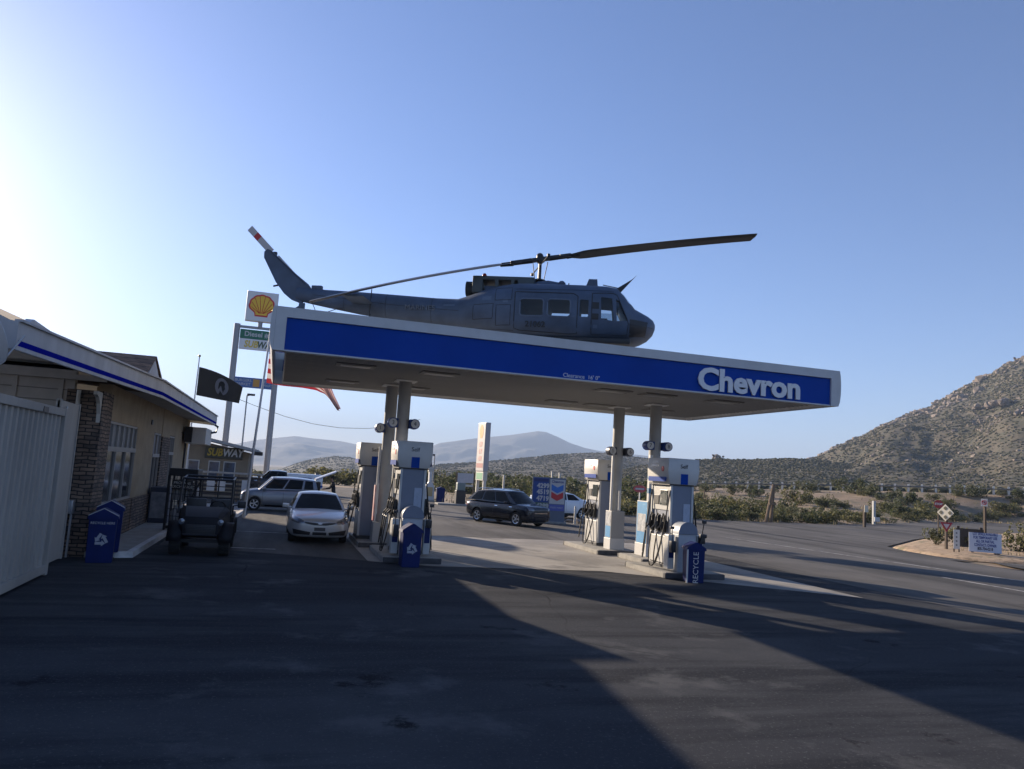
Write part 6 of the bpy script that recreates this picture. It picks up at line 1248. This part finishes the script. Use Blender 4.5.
# ------------------------------------------------------------------ shrubs
def leafmat(name, col):
    m, nt, p = nodes_of(name); p.inputs['Roughness'].default_value = .7
    oi = nt.nodes.new('ShaderNodeTexNoise'); oi.inputs['Scale'].default_value = 3; tc = nt.nodes.new('ShaderNodeTexCoord'); nt.links.new(tc.outputs['Object'], oi.inputs['Vector'])
    cr = nt.nodes.new('ShaderNodeValToRGB'); cr.color_ramp.elements[0].color = (*[c*.6 for c in col], 1); cr.color_ramp.elements[1].color = (*[c*1.4 for c in col], 1); cr.color_ramp.elements[0].position = .35; cr.color_ramp.elements[1].position = .65
    nt.links.new(oi.outputs['Fac'], cr.inputs[0]); nt.links.new(cr.outputs[0], p.inputs['Base Color'])
    tl_ = nt.nodes.new('ShaderNodeBsdfTranslucent'); nt.links.new(cr.outputs[0], tl_.inputs[0]); mx = nt.nodes.new('ShaderNodeMixShader'); mx.inputs[0].default_value = .35
    nt.links.new(p.outputs[0], mx.inputs[1]); nt.links.new(tl_.outputs[0], mx.inputs[2]); nt.links.new(mx.outputs[0], nt.nodes['Material Output'].inputs[0]); return m
L_dk, L_ol, L_ye, L_gy = leafmat('leaf_dark_green', (.075, .09, .034)), leafmat('leaf_olive', (.115, .11, .048)), leafmat('leaf_yellow_green', (.20, .185, .07)), leafmat('leaf_grey_green', (.13, .135, .08))
M_twig = mat('twig', (.10, .075, .05), .9)
def shrub_meshes(seed, mats, n=900, leaf=.055, upright=0.):
    rg = random.Random(seed); b = B(); b2 = B()
    cl_ = [(Vector((rg.gauss(0, .42), rg.gauss(0, .42), rg.uniform(.25, .75))), rg.uniform(.22, .42)) for _ in range(9)]
    for c, r in cl_:
        b2.tube([(rg.uniform(-.08, .08), rg.uniform(-.08, .08), -.05), tuple(c*.5+Vector((0, 0, .05))), tuple(c)], .018, 4, .006)
    for _ in range(n):
        c, r = rg.choice(cl_); d = Vector((rg.gauss(0, 1), rg.gauss(0, 1), rg.gauss(0, 1)+upright)).normalized(); p = c+d*r*(.45+.6*rg.random()**.6)
        if p.z < 0: p.z = rg.uniform(0, .12)
        a = Vector((rg.gauss(0, 1), rg.gauss(0, 1), rg.gauss(0, 1)+.4+upright)).normalized(); q = a.cross(Vector((rg.gauss(0, 1), rg.gauss(0, 1), rg.gauss(0, 1)))).normalized(); l = leaf*rg.uniform(.7, 1.6)
        b.mi = rg.choices(range(len(mats)), [6, 3, 2][:len(mats)])[0]
        b.faces([p-a*l, p+q*l*.55, p+a*l, p-q*l*.55], [(0, 1, 2, 3)])
    return b, b2
def make_shrub(seed, mats, label, cat='shrub', **k):
    t = thing('desert_shrub', label, cat, (0, 0, -50)); b, b2 = shrub_meshes(seed, mats, **k); obj('foliage', b, mats, t, smooth=0, normals=False); obj('stems', b2, M_twig, t); return t
SH = [make_shrub(100+i, m, 'shrub', **k) for i, (m, k) in enumerate([([L_dk, L_ol, L_gy], {}), ([L_ol, L_dk, L_ye], {}), ([L_ol, L_ye, L_dk], {}), ([L_gy, L_ol, L_dk], {}), ([L_dk, L_gy], dict(n=1100)), ([L_ye, L_ol], dict(n=700, upright=.9, leaf=.07))])]
used = set()
def shrub(k, x, y, sx, sz, label, group=None, z=None):
    src = SH[k]; t = src if k not in used else copy_tree(src); used.add(k)
    t.location = (x, y, (terrain(x, y) if z is None else z)-.05); t.rotation_euler = (0, 0, random.random()*6.28); t.scale = (sx, sx, sz); t['label'] = label; t['category'] = 'shrub'
    if group: t['group'] = group
    elif 'group' in t: del t['group']
    return t
shrub(3, 33.0, 32.6, .85, .95, 'grey green shrub on the dirt island left of the cream diamond sign', z=.2)
shrub(1, 34.6, 29.3, 1.1, 1.3, 'olive shrub on the dirt island right of the wide notice', z=.2)
shrub(0, 33.9, 27.2, 1.0, 1.15, 'dark green shrub at the right edge in front of the island', z=.18)
shrub(5, 33.4, 31.4, .7, .9, 'yellow grassy tuft behind the cream diamond sign', z=.2)
shrub(5, 49.2, 57.4, .8, .75, 'bright yellow green low bush at the road edge by the tagged post')
rg = random.Random(21)
def at(ph, r): return r*math.sin(R(ph)), r*math.cos(R(ph))
G1 = 'shrubs along the far road edge'
for ph in [29.2+.8*i for i in range(24)]:
    for row in range(2):
        p = ph+rg.uniform(-.3, .3); r = lerp_tab(T_re, p)+(1.2+rg.random()*3 if row == 0 else 5+rg.random()*10); x, y = at(p, r); s_ = rg.uniform(.6, 1.15) if row == 0 else rg.uniform(.8, 1.5)
        if 39.6 < p < 43 and row == 0 and rg.random() < .35: continue
        shrub(rg.choice((0, 1, 2, 3, 1, 2, 4)), x, y, s_*1.25, s_*rg.uniform(.8, 1.25), 'olive and green desert shrub along the far road edge below the guard rail', G1)
for (ph, f, s_, k) in ((37.2, .55, 2.6, 2), (35.6, .25, 2.0, 4), (40.3, .86, 2.7, 4), (41.5, .8, 2.3, 0), (43.6, .62, 2.4, 4), (44.9, .42, 2.6, 2), (45.8, .6, 1.8, 1), (47.5, .9, 2.3, 0), (49.2, .55, 2.2, 2), (50.2, .85, 2.0, 4), (33.8, .35, 1.7, 0), (31.9, .3, 1.9, 1), (30.3, .4, 1.8, 3), (39.0, .5, 1.7, 1), (42.4, .4, 1.8, 1), (46.6, .25, 1.6, 3), (48.3, .35, 1.6, 1), (37.8, .92, 2.2, 0), (34.6, .7, 1.7, 4), (32.6, .75, 1.9, 3), (30.9, .8, 1.8, 0)):
    re, rr = lerp_tab(T_re, ph), lerp_tab(T_rr, ph); x, y = at(ph, re+(rr-re)*f); shrub(k, x, y, s_, s_*.95, 'larger rounded shrub growing on the embankment below the guard rail', 'larger shrubs on the embankment')
for i in range(60):
    ph = rg.uniform(29, 51); f = rg.random(); re, rr = lerp_tab(T_re, ph), lerp_tab(T_rr, ph); x, y = at(ph, re+6+(rr-re-7)*f); s_ = rg.uniform(.5, 1.3); shrub(rg.choice((0, 1, 2, 3, 4)), x, y, s_*1.2, s_, 'low desert shrub scattered on the bare embankment', 'small shrubs on the embankment')
G3 = 'bushes behind the far filling station'
for i in range(62):
    ph = rg.uniform(9.5, 28.5); r = rg.uniform(92, 150) if ph < 19 else rg.uniform(66, 120); s_ = rg.uniform(1.5, 3.0)*(r/105)*(1 if ph < 15 or ph > 18.5 else .8); x, y = at(ph, r); shrub(rg.choice((0, 4, 0, 3, 1)), x, y, s_*1.3, s_, 'dark bush in the belt of bushes behind the far filling station', G3)
for i in range(22):
    ph = rg.uniform(18, 28); r = lerp_tab(T_re, ph)+rg.uniform(1, 9); x, y = at(ph, r); s_ = rg.uniform(.6, 1.5); shrub(rg.choice((1, 2, 3, 5)), x, y, s_*1.3, s_, 'tan and olive shrub behind the fuel price sign', 'shrubs behind the fuel price sign')
for i in range(16):
    ph = rg.uniform(-6, 6.5); r = rg.uniform(95, 150); x, y = at(ph, r); s_ = rg.uniform(1.0, 1.9); shrub(rg.choice((1, 2, 3, 0)), x, y, s_*1.5, s_, 'low rounded bush on the plain beyond the parking area at the left', 'bushes beyond the left parking area')
for ph, r, s_ in ((4.4, 97, 2.6), (5.2, 99, 2.2), (3.5, 101, 2.3)): x, y = at(ph, r); shrub(2, x, y, s_*1.4, s_*.9, 'broad olive bush by the bare earth bank beyond the silver saloon', 'broad bushes beyond the silver saloon')
b = B()
for _ in range(9000):
    ph = rg.uniform(8, 52); re, rr = lerp_tab(T_re, ph), lerp_tab(T_rr, ph); r = re+.2+(rr-re)*rg.random()**2; x, y = at(ph, r)
    if nz(x, y, 5, sc=.15) < -.05: continue
    z = terrain(x, y); h = rg.uniform(.12, .42); a = rg.random()*3.14; w_ = .05; b.faces([(x-w_*math.cos(a), y-w_*math.sin(a), z-.03), (x+w_*math.cos(a), y+w_*math.sin(a), z-.03), (x+rg.uniform(-.12, .12), y+rg.uniform(-.12, .12), z+h)], [(0, 1, 2)])
for _ in range(900):
    a, q = rg.random()*6.28, rg.random()**.5; x, y = 34+5.2*q*math.cos(a), 30+4*q*math.sin(a)
    if x-y < 1.2 or x+y < 59.5: continue
    h = rg.uniform(.06, .22); a = rg.random()*3.14; b.faces([(x-.025*math.cos(a), y-.025*math.sin(a), .14), (x+.025*math.cos(a), y+.025*math.sin(a), .14), (x+rg.uniform(-.08, .08), y+rg.uniform(-.08, .08), .17+h)], [(0, 1, 2)])
tag(obj('dry_grass', b, mat('dry_straw', (.30, .24, .12), .9, var=.2, scale=.6), smooth=0, normals=False), 'dry straw coloured grass along the road edge and on the dirt island', 'grass', kind='stuff')
for i, s_ in enumerate(SH):
    if i not in used:
        for c in list(s_.children): bpy.data.objects.remove(c)
        bpy.data.objects.remove(s_)
